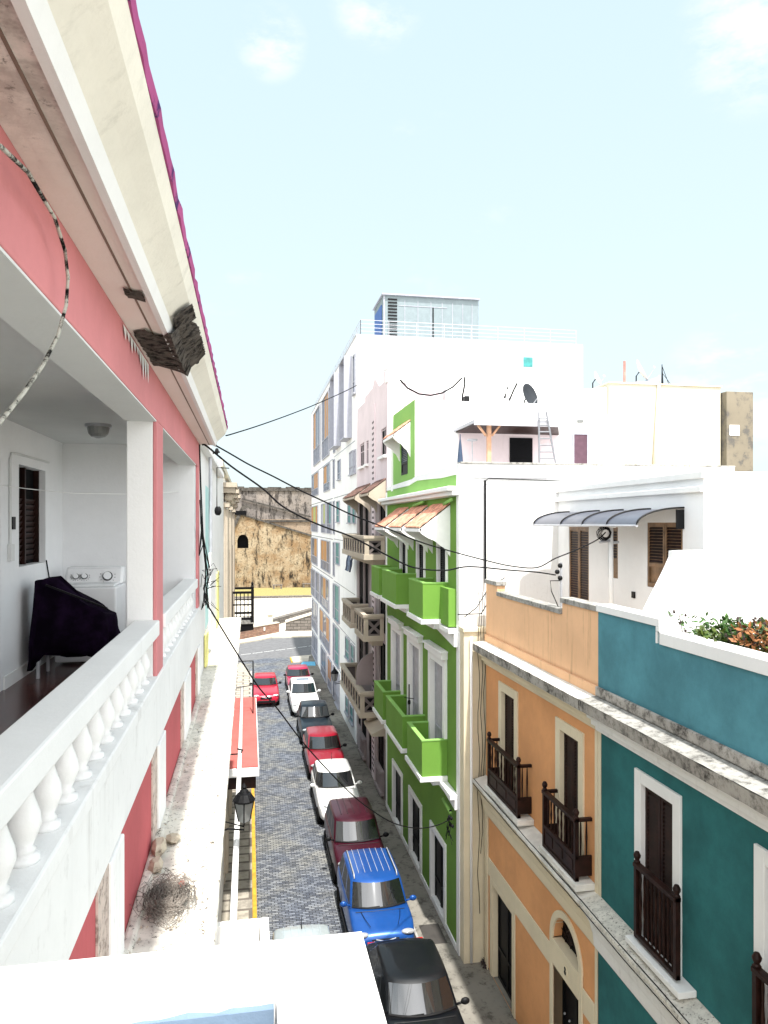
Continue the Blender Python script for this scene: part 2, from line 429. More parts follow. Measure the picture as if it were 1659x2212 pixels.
def tile_awning(F, a0, a1, zw, zo, n1, parent, mat, period=.15, side='white_trim'):
    k = int((a1-a0)/period)*6; m = MB(); rings = []
    for i in range(k+1):
        a = a0+(a1-a0)*i/k; w = abs(math.sin(math.pi*i/6))*.05
        row = []
        for j in range(9):
            t = j/8; st = .02*((j % 2))
            row.append(F(a, zw+(zo-zw)*t+w+st, n1*t))
        rings.append(row)
    m.loft(rings, cap=False, closed=False)
    aw = m.build('awning', mat, parent)
    s = MB()
    for a in (a0, a1-.06):
        pts = [(n1*.98, zo-.03), (0.003, zw-.03), (0.003, zo-.75)]
        q = 7
        for i in range(q): 
            t = i/(q-1); pts.append((.03+n1*.9*(t**1.6), zo-.72+.58*t-.03*(i % 2)))
        s.add([F(a, z, n) for n, z in pts]+[F(a+.06, z, n) for n, z in pts], [tuple(range(len(pts))), tuple(range(2*len(pts)-1, len(pts)-1, -1))]+[(i, (i+1) % len(pts), len(pts)+(i+1) % len(pts), len(pts)+i) for i in range(len(pts))])
    s.box(F, a0, a1, zo-.1, zo-.015, n1-.06, n1)
    s.build('awning_bracket', side, aw)
    return aw
# ================================================================== SETTING
def sheet(name, pts, z, mat):
    m = MB(); m.quad(*[(x, y, z) for x, y in pts]); return struct(name, m, mat)
sheet('ground', [(-700, -200), (700, -200), (700, 900), (-700, 900)], -.02, 'earth')
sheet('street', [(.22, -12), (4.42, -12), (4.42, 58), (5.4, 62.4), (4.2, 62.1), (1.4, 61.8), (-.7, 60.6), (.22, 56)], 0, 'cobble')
sheet('crossing_road', [(-90, 46), (-.9, 59.2), (-.7, 60.6), (1.4, 61.8), (4.2, 62.1), (5.4, 62.4), (90, 69), (90, 81), (10, 72.4), (2.2, 72.4), (-.9, 69.3), (-90, 58)], -.004, 'asphalt')
m = MB()
for k in range(7):
    a = -.7+k*1.0; y = 63.7+(a+.7)*.58
    m.quad((a, y, .001), (a+.85, y+.49, .001), (a+.85, y+.60, .001), (a, y+.11, .001))
struct('road_marking', m, 'whiteline')
m = MB(); m.prism([(4.42, -12, 0), (5.5, -12, 0), (6.0, 17.66, 0), (5.3, 18.1, 0), (5.3, 62, 0), (4.9, 61.5, 0), (4.42, 57, 0)], (0, 0, .14)); struct('pavement', m, 'paving')
m = MB(); m.wb(4.36, 4.419, -12, 57, 0, .145); struct('kerb', m, 'kerb')
m = MB(); m.wb(-.9, .095, -12, 56, 0, .14); struct('pavement', m, 'paving_left')
m = MB(); m.wb(.096, .22, -12, 44, 0, .15); struct('kerb', m, 'yellow', bevel=.015)
m = MB(); m.wb(.096, .22, 44.01, 56, 0, .15); struct('kerb', m, 'kerb')
# painted bay at the far end of the right pavement
sheet('bay_marking', [(3.86, 57.3), (5.05, 57.1), (5.15, 58.8), (4.2, 58.95)], .155, 'bluepaint')
m = MB(); m.prism([(3.45, 59.4, 0), (5.3, 59.4, 0), (5.3, 62.2, 0), (4.4, 62, 0), (3.3, 61.4, 0)], (0, 0, .10)); struct('pavement', m, 'plaza')
m = MB(); m.wb(3.3, 3.42, 59.4, 61.2, 0, .13); struct('kerb', m, 'yellow')
# beyond the crossing
m = MB(); m.prism([(-90, 58.2, 0), (-.9, 69.5, 0), (2.2, 72.6, 0), (10, 72.6, 0), (90, 81.2, 0), (90, 110, 0), (-90, 110, 0)], (0, 0, .12)); struct('plaza', m, 'plaza')
m = MB(); m.wb(-90, 90, 110, 110.5, 0, .45); struct('kerb', m, 'darkstone')
m = MB(); m.prism([(-90, 110.5, 0), (90, 110.5, 0), (90, 126, 0), (-90, 126, 0)], (0, 0, .4)); struct('lawn', m, 'grass')
# low walls of the square
m = MB(); A = Vector((-.8, 71.4, .1)); B = Vector((3.0, 75.6, .1)); d = (B-A).normalized(); nrm = Vector((d.y, -d.x, 0))
m.prism([A, B, B-nrm*.4, A-nrm*.4], (0, 0, .95)); 
w = thing('brick_wall', 'low brown brick wall with pale coping beside the far crossing road', 'wall', (1, 73.5, .1))
m.build('wall', 'brickwall', w)
m = MB(); m.prism([A+Vector((0, 0, .951))+nrm*.05, B+Vector((0, 0, .951))+nrm*.05, B-nrm*.45+Vector((0, 0, .951)), A-nrm*.45+Vector((0, 0, .951))], (0, 0, .09)); m.build('coping', 'plaza', w)
m = MB(); q = A.lerp(B, .58); m.prism([q+nrm*.01+Vector((0, 0, .45)), q+d*.22+nrm*.01+Vector((0, 0, .45)), q+d*.22+nrm*.03+Vector((0, 0, .45)), q+nrm*.03+Vector((0, 0, .45))], (0, 0, .35)); m.build('plate', 'whiteline', w)
w = thing('ramp_wall', 'dark stone ramp wall rising to the right below the sandy square', 'wall', (5, 76, .1))
m = MB(); m.poly(Fr('-y', 76), [(3.7, .1), (30, .1), (30, 2.6), (6.3, 1.75), (3.7, 1.0)], -.5, 0); m.build('wall', 'darkstone', w)
m = MB(); m.poly(Fr('-y', 76), [(3.65, 1.0), (6.3, 1.75), (30, 2.6), (30, 2.78), (6.3, 1.95), (3.65, 1.2)], -.6, .08); m.build('coping', 'plaza', w)
w = MB(); w.prism([(2.6, 80.5, .1), (7.6, 89.5, .1), (30, 94, .1), (30, 95, .1), (7.2, 90.6, .1), (2.2, 81.2, .1)], (0, 0, .7))
single('terrace_wall', w, 'darkstone', 'long low dark wall slanting across the sandy square behind the ramp', 'wall')
# small white monument plinth
p = MB(); p.wb(1.75, 2.6, 78.2, 79.0, .12, .5); p.wb(1.9, 2.45, 78.35, 78.85, .5, 1.5); p.wb(1.8, 2.55, 78.25, 78.95, 1.5, 1.62)
single('stone_plinth', p, 'pale_cream', 'small pale stone plinth standing on the sandy square behind the brick wall', 'plinth', bevel=.03)
def bench(x, y, lab):
    t = thing('stone_bench', lab, 'bench', (x, y, .4), 'benches under the rampart')
    m = MB(); m.wb(x-.85, x+.85, y-.28, y+.28, .95, 1.1); m.build('seat', 'darkstone', t, bevel=.02)
    for s in (-1, 1):
        m = MB(); m.wb(x+s*.6-.12, x+s*.6+.12, y-.22, y+.22, .4, .95); m.build('leg', 'darkstone', t)
bench(4.6, 122.6, 'dark stone bench on dry grass in the middle of the rampart foot')
bench(9.6, 124.2, 'dark stone bench on dry grass close to the white apartment block')

# ------------------------------------------------------------------ the old rampart
f = thing('fortress_rampart', 'massive weathered stone fortress rampart with arched sentry opening closing the street', 'rampart', (4, 127, 0))
F = Fr('-y', 124.8)
m = MB(); 
ops = [(-1.9, -.1, 7.0, 8.6)]
top = [(-60, 22), (-2, 12.7), (10.4, 8.9), (60, 6)]
def ztop(a):
    for (x0, z0), (x1, z1) in zip(top, top[1:]):
        if x0 <= a <= x1: return z0+(z1-z0)*(a-x0)/(x1-x0)
xs = sorted({-60, -20, -6, -2.0, 10.4, 20, 60, *[-1-.9*math.cos(math.pi*i/12) for i in range(13)]})
for a, b in zip(xs, xs[1:]):
    c = (a+b)/2
    if -1.9 < c < -.1:
        za = 8.2+math.sqrt(max(0, .81-(a+1)**2))*1.2; zb_ = 8.2+math.sqrt(max(0, .81-(b+1)**2))*1.2
        m.quad(F(a, 0), F(b, 0), F(b, 7), F(a, 7)); m.quad(F(a, za), F(b, zb_), F(b, ztop(b)), F(a, ztop(a)))
        m.quad(F(a, za), F(b, zb_), F(b, zb_, -1.2), F(a, za, -1.2)); m.quad(F(a, 7), F(b, 7), F(b, 7, -1.2), F(a, 7, -1.2))
    else: m.quad(F(a, 0), F(b, 0), F(b, ztop(b)), F(a, ztop(a)))
    m.quad(F(a, ztop(a)), F(b, ztop(b)), F(b, ztop(b), -1.5), F(a, ztop(a), -1.5))
for a in (-1.9, -.1): m.quad(F(a, 7), F(a, 8.2), F(a, 8.2, -1.2), F(a, 7, -1.2))
m.build('lower_wall', 'fort_low', f)
MB().box(F, -2.2, .3, 6.8, 9.7, -1.25, -1.2).build('sentry_opening', 'dark', f)
m = MB()
for (x0, z0), (x1, z1) in zip(top, top[1:]): m.poly(F, [(x0, z0), (x1, z1), (x1, z1+.3), (x0, z0+.3)], -1.6, .25)
m.build('sloping_ledge', 'fort_ledge', f)
F2 = Fr('-y', 126.5)
m = MB(); m.box(F2, -60, 60, 0, 11.8, -2, 0); m.build('middle_wall', 'fort_mid', f)
m = MB(); m.box(F2, -60, 60, 11.4, 11.7, .002, .3); m.poly(F2, [(-1.2, 15.1), (10.4, 12.1), (10.4, 12.35), (-1.2, 15.4)], .002, .3); m.build('string_course', 'fort_ledge', f)
F3 = Fr('-y', 126.7)
m = MB(); m.box(F3, -60, 60, 11.8, 16.6, -2, 0); m.build('upper_wall', 'fort_up', f)
m = MB(); m.box(F3, -60, 60, 16.6, 17.15, -2.1, .25)
for k in range(-20, 20):
    m.box(F3, k*3.1, k*3.1+2.3, 17.15, 17.24+.05*((k*7) % 3), -2, .1)
m.build('parapet', 'fort_ledge', f)
# watch box at the left end of the wall
m = MB(); m.poly(Fr('-y', 124.4), [(-2.6, 10.6), (-2.0, 12.4), (-1.2, 13.9), (-.4, 14.2), (.3, 13.7), (.3, 13.4), (-.2, 13.75), (-1.0, 13.3), (-1.6, 11.8), (-2.2, 10.5)], -.6, 0); m.build('arch_moulding', 'fort_ledge', f)
MB().box(Fr('-y', 124.3), -2.6, -.4, 12.55, 13.2, -.5, 0).build('slit', 'dark', f)

# ================================================================== LEFT: PINK HOUSE
FX = -.70; zf = EYE-1.65                       # balcony floor level 9.45
hs = thing('pink_house', 'pink and white house with columned balcony and crumbling eaves on the left of the street', 'house', (-1.5, 6, 0))
FL = Fr('+x', FX)
zb, zc, zs = EYE+.80, EYE+1.05, EYE+1.14        # beam bottom, ceiling, soffit
YE = 10.95
m = MB()
m.box(FL, -3, YE, zb, zs+.02, -.22, 0)                           # beam
m.box(FL, 5.95, 6.36, EYE-1.25, zb, -.03, 0)                      # pink faces of the piers
m.box(FL, 10.62, YE, EYE-1.26, zb, -.03, 0)
m.build('beam', 'pink', hs, bevel=.006)
m = MB(); m.box(FL, 5.951, 6.359, zf, zb-.001, -.225, -.031); m.build('pier', 'white', hs, bevel=.006)
m = MB(); m.box(FL, 10.3, YE-.002, zf, zb-.001, -.225, -.031); m.wb(-2.4, FX-.226, 10.3, YE-.002, zf, zs); m.build('end_wall', 'int_wall', hs)
# the beam's white underside
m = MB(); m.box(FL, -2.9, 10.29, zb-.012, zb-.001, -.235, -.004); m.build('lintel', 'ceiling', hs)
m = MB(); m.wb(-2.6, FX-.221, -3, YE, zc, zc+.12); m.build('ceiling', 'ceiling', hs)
m = MB(); m.wb(-2.6, FX-.02, -3, YE, zf-.12, zf); m.build('floor', 'terracotta', hs)
FB = Fr('+x', -2.4)
wz0, wz1 = EYE-.46, EYE+.63
m = MB(); m.facade(FB, -3, 10.299, zf, zc, [(8.42, 9.46, wz0, wz1), (6.1, 7.82, zf+.02, wz1)], .12); m.build('back_wall', 'int_wall', hs)
boxes('skirting', 'white', hs, FB, [(7.9, 10.298, zf, zf+.13, .002, .02), (-3, 6.0, zf, zf+.13, .002, .02)])
for a0, a1, z0 in ((8.42, 9.46, wz0), (6.1, 7.82, zf+.02)):
    m = MB(); m.box(FB, a0, a1, z0, wz1, -.16, -.13); wn = m.build('window', 'dark', hs)
    q = MB(); q.box(FB, (a0+a1)/2-.02, (a0+a1)/2+.02, z0, wz1, -.128, -.08)
    for e in (a0, a1-.035): q.box(FB, e, e+.035, z0, wz1, -.128, -.07)
    q.build('window_frame', 'dark_wood', wn)
    q = MB(); z = z0+.04
    while z < wz1-.35:
        for p0, p1 in ((a0+.05, (a0+a1)/2-.035), ((a0+a1)/2+.035, a1-.05)):
            q.add([FB(p0, z, -.125), FB(p1, z, -.125), FB(p1, z+.05, -.1), FB(p0, z+.05, -.1)], [(0, 1, 2, 3)])
        z += .065
    q.build('louvre', 'dark_wood', wn)
# conduit, switch box and little thermometer on the wall
m = MB(); m.tube([FB(8.08, wz0+.25, .015), FB(8.08, wz1+.02, .015), FB(8.13, wz1+.09, .015), FB(8.3, wz1+.1, .015), FB(9.55, wz1+.11, .015)], .013, 6); m.box(FB, 8.03, 8.14, wz0+.08, wz0+.25, .002, .04); m.build('conduit', 'ceiling', hs)
# eaves cornice: flat soffit, fillet, cove, coloured lip (with a spalled stretch)
def strip_profile(prof, y0, y1):
    m = MB(); m.loft([[(x, y0, z) for x, z in prof], [(x, y1, z) for x, z in prof]]); return m
HEAD = YE+.12
strip_profile([(FX+.001, zs), (FX+.195, zs), (FX+.195, zs+.25), (FX+.001, zs+.25)], -3, HEAD).build('soffit', 'soffit_worn', hs)
m = MB(); m.box(FL, -3, HEAD-.02, zs-.003, zs+.01, .128, .138); m.build('drip_groove', 'groove', hs)
cv = [(FX+.196, zs-.015), (FX+.225, zs-.015), (FX+.245, zs+.055), (FX+.29, zs+.10), (FX+.355, zs+.16), (FX+.385, zs+.225), (FX+.385, zs+.25), (FX+.196, zs+.25)]
strip_profile(cv, -3, HEAD).build('cornice', 'cove', hs)
strip_profile([(FX+.197, zs-.018), (FX+.228, zs-.018), (FX+.247, zs+.053), (FX+.241, zs+.053), (FX+.222, zs-.012), (FX+.197, zs-.012)], -3, HEAD-.004).build('fillet', 'white', hs)
m = MB(); rr = random.Random(3); ring = []
for k in range(121):
    y = -3+(HEAD+3)*k/120; j = rr.uniform(-.006, .006)
    ring.append([(FX+.30, y, zs+.251), (FX+.392+j, y, zs+.236), (FX+.40+j, y, zs+.28+rr.uniform(-.008, .008)), (FX+.30, y, zs+.29)])
m.loft(ring); m.build('roof_lip', 'magenta', hs)
m = MB(); m.wb(-9, FX+.30, -3, HEAD, zs+.2505, zs+.30); m.build('roof', 'ledge', hs)
# spalled concrete: jagged scab hugging the cornice profile
def scab(cy, half, seed, parent, name='spalled_patch', lo=0, hi=1, mat='spall', amp=1):
    r = random.Random(seed); prof = [(FX+.02, zs-.006), (FX+.10, zs-.012), (FX+.18, zs-.014), (FX+.232, zs-.026), (FX+.262, zs+.05), (FX+.308, zs+.092), (FX+.366, zs+.15)]
    prof = prof[int(lo*6):int(hi*6)+1]; n = 64; m = MB(); rows = []
    hw = [half*r.uniform(.4, 1.2)*(1-.35*abs(i/(len(prof)-1)-.45)) for i in range(len(prof))]
    for i in range(n+1):
        t = -1+2*i/n
        rows.append([(x+amp*r.uniform(0, .022), cy+t*hw[k]+r.uniform(-1, 1)*(.03+.16*amp*abs(t)**7)+.12*k/len(prof), z-amp*r.uniform(-.006, .014)) for k, (x, z) in enumerate(prof)])
    m.loft(rows, cap=False, closed=False); return m.build(name, mat, parent)
scab(5.1, .52, 5, hs, amp=.7)
scab(4.75, .2, 8, hs, lo=0, hi=.4, amp=.5); scab(3.78, .05, 9, hs, lo=.2, hi=.35, amp=.4); scab(5.5, .3, 10, hs, lo=.5, hi=1, amp=.7); scab(4.55, .14, 14, hs, lo=.8, hi=1, amp=.5)
m = MB(); r = random.Random(4)
for k in range(9):
    y = 4.35+k*.12; m.add([FL(y, zs-.02, .006), FL(y+.12, zs-.02, .006), FL(y+.05, zs-.03-r.uniform(.04, .17), .012)], [(0, 1, 2)])
m.build('paint_flake', 'white', hs)
# balustrade
hr0, hr1 = EYE-.865, EYE-.745
boxes('handrail', 'white', hs, FL, [(1.12, 5.95, hr0, hr1, -.17, .02), (6.36, 10.3, hr0, hr1, -.17, .02)], bevel=.012)
m = MB(); m.box(FL, .9, YE, EYE-1.26, EYE-1.18, -.18, .015); m.box(FL, .9, YE, EYE-1.73, EYE-1.261, -.19, 0); m.build('plinth', 'white_worn', hs, bevel=.01)
for k in range(31):
    y = 1.32+k*.29
    if y > 10.2 or 5.85 < y < 6.45: continue
    m = MB(); baluster(m, FX-.075, y, EYE-1.181, hr0+.001, .062); m.build('baluster', 'white', hs, smooth=True)
# red dado between white blocks, under the balcony
FD = Fr('+x', -.715)
m = MB(); m.box(FD, -3, YE, EYE-2.40, EYE-1.731, -.2, 0); m.build('dado', 'red_band', hs)
boxes('dado_block', 'white_worn', hs, FD, [(y, y+.2, EYE-2.4, EYE-1.732, .002, .03) for y in ()]+[(a, b, EYE-2.4, EYE-1.732, .002, .03) for a, b in ((2.2, 2.9), (3.97, 4.34), (6.0, 6.45), (8.4, 9.2), (10.6, 10.94))], bevel=.008)
boxes('peeled_strip', 'peeled', hs, FD, [(y, y+w-.002, EYE-2.4, EYE-1.733, .001, .012) for y, w in ((3.69, .28), (5.72, .28), (8.1, .3), (10.3, .3))])
m = MB(); m.box(FD, -3, YE, EYE-2.46, EYE-2.38, .0, .07); m.box(FD, -3, YE, EYE-2.6, EYE-2.461, 0, .045); m.build('mortar_fillet', 'ledge', hs, bevel=.02)
# string-course ledge, slightly uneven top
m = MB(); rows = []; r = random.Random(11)
for k in range(90):
    y = -3+k*(YE+3)/89
    rows.append([(-.75, y, EYE-2.41+r.uniform(-.006, .006)), (-.6, y, EYE-2.40+r.uniform(-.012, .008)), (-.45, y, EYE-2.395+r.uniform(-.012, .01)), (-.3, y, EYE-2.39+r.uniform(-.008, .008)), (-.195, y, EYE-2.385), (-.19+r.uniform(-.006, .004), y, EYE-2.42), (-.2, y, EYE-2.52), (-.32, y, EYE-2.62), (-.75, y, EYE-2.7)])
m.loft(rows); m.build('ledge', 'ledge', hs)
m = MB(); m.wb(-.252, -.205, -3, YE, EYE-2.386, EYE-2.372); m.build('ledge_rim', 'white_worn', hs, bevel=.01)
m = MB(); m.wb(-6, -.76, -3, YE, 0, EYE-2.45); m.build('wall', 'cream', hs)
m = MB(); m.wb(-6, -2.56, -3, YE, EYE-2.44, zs+.25); m.build('rear_wall', 'int_wall', hs)
m = MB(); m.wb(-.755, -.48, 8, YE, 4.1, 4.35); m.build('lower_ledge', 'white_worn', hs, bevel=.01)
# white balcony box lower down
lb = m = MB()
m.wb(-.76, .26, 6.0, 10.1, 4.95, 5.1); m.wb(.14, .26, 6.0, 10.1, 5.101, 5.8); m.wb(-.76, .139, 9.98, 10.1, 5.101, 5.8)
bal = m.build('lower_balcony', 'white', hs, bevel=.01)
m = MB(); m.wb(-.7, .05, 7, 9.6, 5.101, 5.35); m.build('balcony_floor', 'greypanel', bal)

# foreground parapet with a pier, pale blue inner face
pp = thing('white_parapet', 'thick white parapet with pale blue inner edge in the near foreground', 'parapet', (-.2, 1, 9.5))
m = MB(); m.wb(-.68, .035, .985, 1.115, 9.5, EYE-.62); m.build('rail_wall', 'white', pp)
m = MB(); m.wb(.0352, .168, .45, 1.112, 9.5, EYE-.619); m.build('end_pier', 'white', pp)
m = MB(); rows = []; r = random.Random(2)
for k in range(40):
    x = -.68+.712*k/39
    rows.append([(x, .984, 9.6), (x, .984, EYE-.632+r.uniform(-.004, .002)), (x, .977, EYE-.634), (x, .972, EYE-.70), (x, .976, 9.6)])
m.loft(rows); m.build('blue_edge', 'blue_edge', pp)
m = MB(); m.wb(-.68, .17, -1, .97, 9.3, 9.42); m.build('slab', 'terracotta', pp)

# ---- things on the ledge
zl = EYE-2.39
def rock(name, c, s, mat, lab, cat, seed, parent=None, group=None):
    r = random.Random(seed); m = MB(); m.ball((0, 0, 0), 1, 1, 1, 7, 5)
    m.v = [(c[0]+x*s[0]*r.uniform(.75, 1.15), c[1]+y*s[1]*r.uniform(.75, 1.15), c[2]+max(-.9, z)*s[2]*r.uniform(.8, 1.1)) for x, y, z in m.v]
    return single(name, m, mat, lab, cat, group)
rock('rubble_block', (-.645, 5.60, zl+.035), (.06, .13, .06), 'rubble', 'largest tan rubble block lying on the ledge against the red dado', 'rubble', 1, group='rubble on the ledge')
rock('rubble_block', (-.63, 5.33, zl+.025), (.055, .08, .05), 'rubble', 'blackened tan rubble lump just in front of the largest block', 'rubble', 2, group='rubble on the ledge')
rock('rubble_block', (-.56, 5.78, zl+.015), (.06, .08, .035), 'rubble', 'flat tan rubble piece beside the largest block towards the street', 'rubble', 3, group='rubble on the ledge')
rock('brick_fragment', (-.44, 5.06, zl+.012), (.022, .04, .018), 'brickred', 'small red brick fragment on the pale ledge near the wire tangle', 'fragment', 4)
m = MB(); r = random.Random(6)
for k in range(1100):
    x = r.uniform(-.66, -.23); y = 2.6+8*r.random()**1.6; s = .003+.016*r.random()**3
    m.v += [(x+r.uniform(-1, 1)*s, y+r.uniform(-1, 1)*s*1.6, zl-.003+r.uniform(0, 1)*s) for _ in range(4)]; b0 = len(m.v)-4
    m.f += [(b0, b0+1, b0+2), (b0, b0+2, b0+3), (b0, b0+1, b0+3), (b0+1, b0+2, b0+3)]
o = m.build('plaster_debris', 'rubble'); o['kind'] = 'stuff'; tag(o, 'scattered plaster chips and grit along the pale ledge', 'debris')
m = MB(); r = random.Random(8)
for k in range(170):
    c = Vector((-.50+r.gauss(0, .05), 4.83+r.gauss(0, .08), zl+.012)); a0 = r.uniform(0, 6.3); rad = .145*r.random()**.7+.012; L = r.uniform(2.0, 5.5)
    m.tube([c+Vector((rad*.75*math.cos(a0+L*i/9), rad*1.25*math.sin(a0+L*i/9), .02+.03*math.sin(i*1.3+k)+r.uniform(0, .03))) for i in range(10)], .0017, 4)
single('wire_tangle', m, 'wire', 'tangled nest of dry wire and twigs lying on the pale ledge', 'wire tangle')

# ---- balcony contents
t = thing('washing_machine', 'white top loading washing machine with round dials in the balcony corner', 'washing machine', (-1.9, 9.4, zf))
x0, x1, y0, y1 = -2.22, -1.54, 9.15, 9.85
m = MB(); m.wb(x0, x1, y0, y1, zf+.03, zf+.90); m.build('body', 'enamel', t, bevel=.02)
m = MB(); m.wb(x0+.03, x1-.03, y0+.05, y1-.2, zf+.901, zf+.93); m.build('lid', 'enamel', t, bevel=.012)
m = MB(); m.prism([(x0, y1-.25, zf+.901), (x0, y1-.18, zf+1.09), (x0, y1-.14, zf+1.115), (x0, y1, zf+1.115), (x0, y1, zf+.901)], (x1-x0, 0, 0)); pn = m.build('control_panel', 'enamel', t, bevel=.03)
for dx, rr_ in ((.13, .03), (.23, .03), (.50, .048)):
    c = Vector((x0+dx, y1-.225, zf+1.0)); nd = Vector((0, -.938, .346))
    m = MB(); m.tube([c, c+nd*.035], rr_, 16); m.build('dial', 'enamel', pn, bevel=.004)
    m = MB(); m.tube([c+nd*.002, c+nd*.006], rr_*1.25, 16)
    for q in range(9):
        a = R(-200+q*27); p = c+Vector((math.cos(a), 0, 0))*rr_*1.7+Vector((0, .346, .938))*math.sin(a)*rr_*1.7+nd*.003
        m.tube([p, p+Vector((math.cos(a)*.014, 0, math.sin(a)*.006))], .003, 4)
    m.build('dial_marks', 'blackplastic', pn)
# draped bundle
t = thing('covered_grill', 'sagging purple black cloth draped over a grill in front of the washer', 'covered grill', (-1.95, 8.6, zf))
r = random.Random(5); m = MB(); rows = []
def topz(u): return zf+1.06-.46*max(0, u-.10)-.10*max(0, .12-u)*4
for lvl in range(9):
    tt = lvl/8; ring = []
    for k in range(44):
        a = 2*math.pi*k/44; cx = math.copysign(abs(math.cos(a))**.55, math.cos(a)); cy = math.copysign(abs(math.sin(a))**.55, math.sin(a))
        u = (cx+1)/2; fold = .028*math.sin(k*1.9+lvl*.5)*tt+.02*math.sin(k*.7+1)
        x = -1.88+cx*(.40+.05*tt+fold); y = 8.62+cy*(.24+.05*tt+fold)
        z = topz(u)*(1-tt)+(zf+.16+.09*math.sin(k*.45)+.12*u)*tt
        ring.append((x, y, z))
    rows.append(ring)
rows.insert(0, [(-1.88+(p[0]+1.88)*.55, 8.62+(p[1]-8.62)*.5, topz((p[0]+2.28)/.8)+.02) for p in rows[0]])
m.loft(rows); m.build('cloth', 'cloth', t, smooth=True)
for sx in (-.33, .33):
    for sy in (-.2, .2):
        m = MB(); m.tube([(-1.88+sx, 8.62+sy, zf), (-1.88+sx, 8.62+sy, zf+.3)], .02, 8); m.build('leg', 'steel', t)
m = MB(); m.tube([(-2.12, 8.36, zf+1.0), (-1.50, 8.36, zf+.74)], .012, 6); m.build('rod', 'black', t)
t = thing('ceiling_lamp', 'small ribbed glass ceiling lamp under the balcony ceiling', 'ceiling lamp', (-1.57, 8.26, zc))
m = MB(); m.lathe((-1.57, 8.26, zc-.03), [(.05, .03), (.135, .03), (.135, 0), (.05, 0)], 20); m.build('base', 'steel', t)
m = MB(); m.lathe((-1.57, 8.26, zc-.031), [(.115, 0), (.11, -.03), (.10, -.07), (.07, -.10), (.02, -.115), (.001, -.116)], 18); m.build('glass_shade', 'frost', t)
m = MB(); m.tube([on_x(0, 1048, -2.3), on_x(60, 1056, -2.1), on_x(160, 1066, -1.75), (-1.3, 9.2, EYE+.35), (-.93, 10.28, EYE+.43)], .004, 5)
single('clothesline', m, 'white_trim', 'thin white clothesline strung across the shaded balcony', 'clothesline')
m = MB(); m.tube([FB(9.46, wz0+.02, .01), FB(9.55, wz0-.2, .02), FB(9.65, wz0-.32, .02), FB(9.8, wz0-.36, .05)], .008, 6)
single('power_cord', m, 'cable', 'thin dark power cord hanging from the louvred window to the washer', 'cord')
m = MB(); m.box(FB, 8.12, 8.21, EYE-.06, EYE+.07, .002, .03)
single('wall_switch', m, 'blackplastic', 'small black box on the balcony wall left of the louvred window', 'switch')
# thick looping cable in front of the beam
pts = []
for px, py, X in ((-60, 292, -.60), (0, 315, -.62), (60, 372, -.63), (118, 470, -.64), (140, 540, -.645), (147, 600, -.645), (143, 660, -.65), (125, 725, -.65), (92, 790, -.655), (50, 850, -.66), (0, 912, -.665), (-50, 965, -.665)):
    pts.append(on_x(px, py, X))
single('hanging_cable', MB().tube(pts, .0065, 8), 'cable_light', 'thick looping cable splashed with white paint under the pink eaves', 'cable', smooth=True)
# ================================================================== LEFT ROW BEYOND THE PINK HOUSE
h = thing('cyan_house', 'white and pale cyan house front beyond the pink house on the left', 'house', (-4, 15, 0))
FA = Fr('+x', -.74)
MB().box(FA, YE+.01, 19.2, 0, 12.25, -6, 0).build('wall', 'white_worn', h)
m = MB(); m.box(FA, YE+.02, 13.9, 9.3, 11.75, .002, .012); m.build('cyan_panel', 'cyan', h)
boxes('pilaster', 'white_worn', h, FA, [(YE+.02, 12.58, 9.3, 12.0, .013, .03), (13.95, 14.3, 8.8, 12.2, .002, .05)])
boxes('yellow_panel', 'yellow2', h, FA, [(12.6, 13.25, 8.72, 9.25, .013, .05), (17.3, 18.4, 8.74, 9.95, .002, .03)])
m = MB(); m.box(FA, YE+.02, 19.2, 12.251, 12.36, -6, .12); m.build('cornice', 'white_worn', h)
m = MB(); rows = []; r = random.Random(21)
for k in range(60):
    y = YE+.015+k*(19.2-YE)/59
    rows.append([(-.738, y, 8.70+r.uniform(-.006, .006)), (-.45, y, 8.705+r.uniform(-.012, .01)), (-.2, y, 8.715), (-.19+r.uniform(-.008, .005), y, 8.68), (-.22, y, 8.55), (-.738, y, 8.4)])
m.loft(rows); m.build('ledge', 'ledge', h)
h = thing('pilaster_house', 'cream house with fluted corner pilasters at the far left end of the street', 'house', (-4, 27, 0))
FC = Fr('+x', -.76)
MB().box(FC, 19.21, 34.6, 0, 12.55, -6, 0).build('wall', 'white_worn', h)
m = MB(); m.box(FC, 19.21, 34.6, 12.551, 12.72, -6, .1); m.build('cornice', 'pale_cream', h)
for y in (23.6, 28.2, 33.4):
    m = MB()
    m.box(FC, y-.55, y+.55, 0, 11.6, .002, .05)
    for k in range(5): m.tube([FC(y-.42+k*.21, .4, .06), FC(y-.42+k*.21, 11.55, .06)], .075, 8)
    p = m.build('pilaster', 'deco_cream', h)
    m = MB(); m.box(FC, y-.62, y+.62, 11.6, 11.75, .002, .18)
    for k in range(4): m.ball(FC(y-.45+k*.3, 11.9, .14), .14, .16, .16, 8, 6)
    m.box(FC, y-.75, y+.75, 12.03, 12.2, .002, .34); m.box(FC, y-.85, y+.85, 12.2, 12.34, .002, .4); m.build('capital', 'deco_cream', p)
for a0 in (25, 30.2): leaf_door(FC, a0, a0+1.2, 7.2, 10.2, .06, h, 'dark_wood')
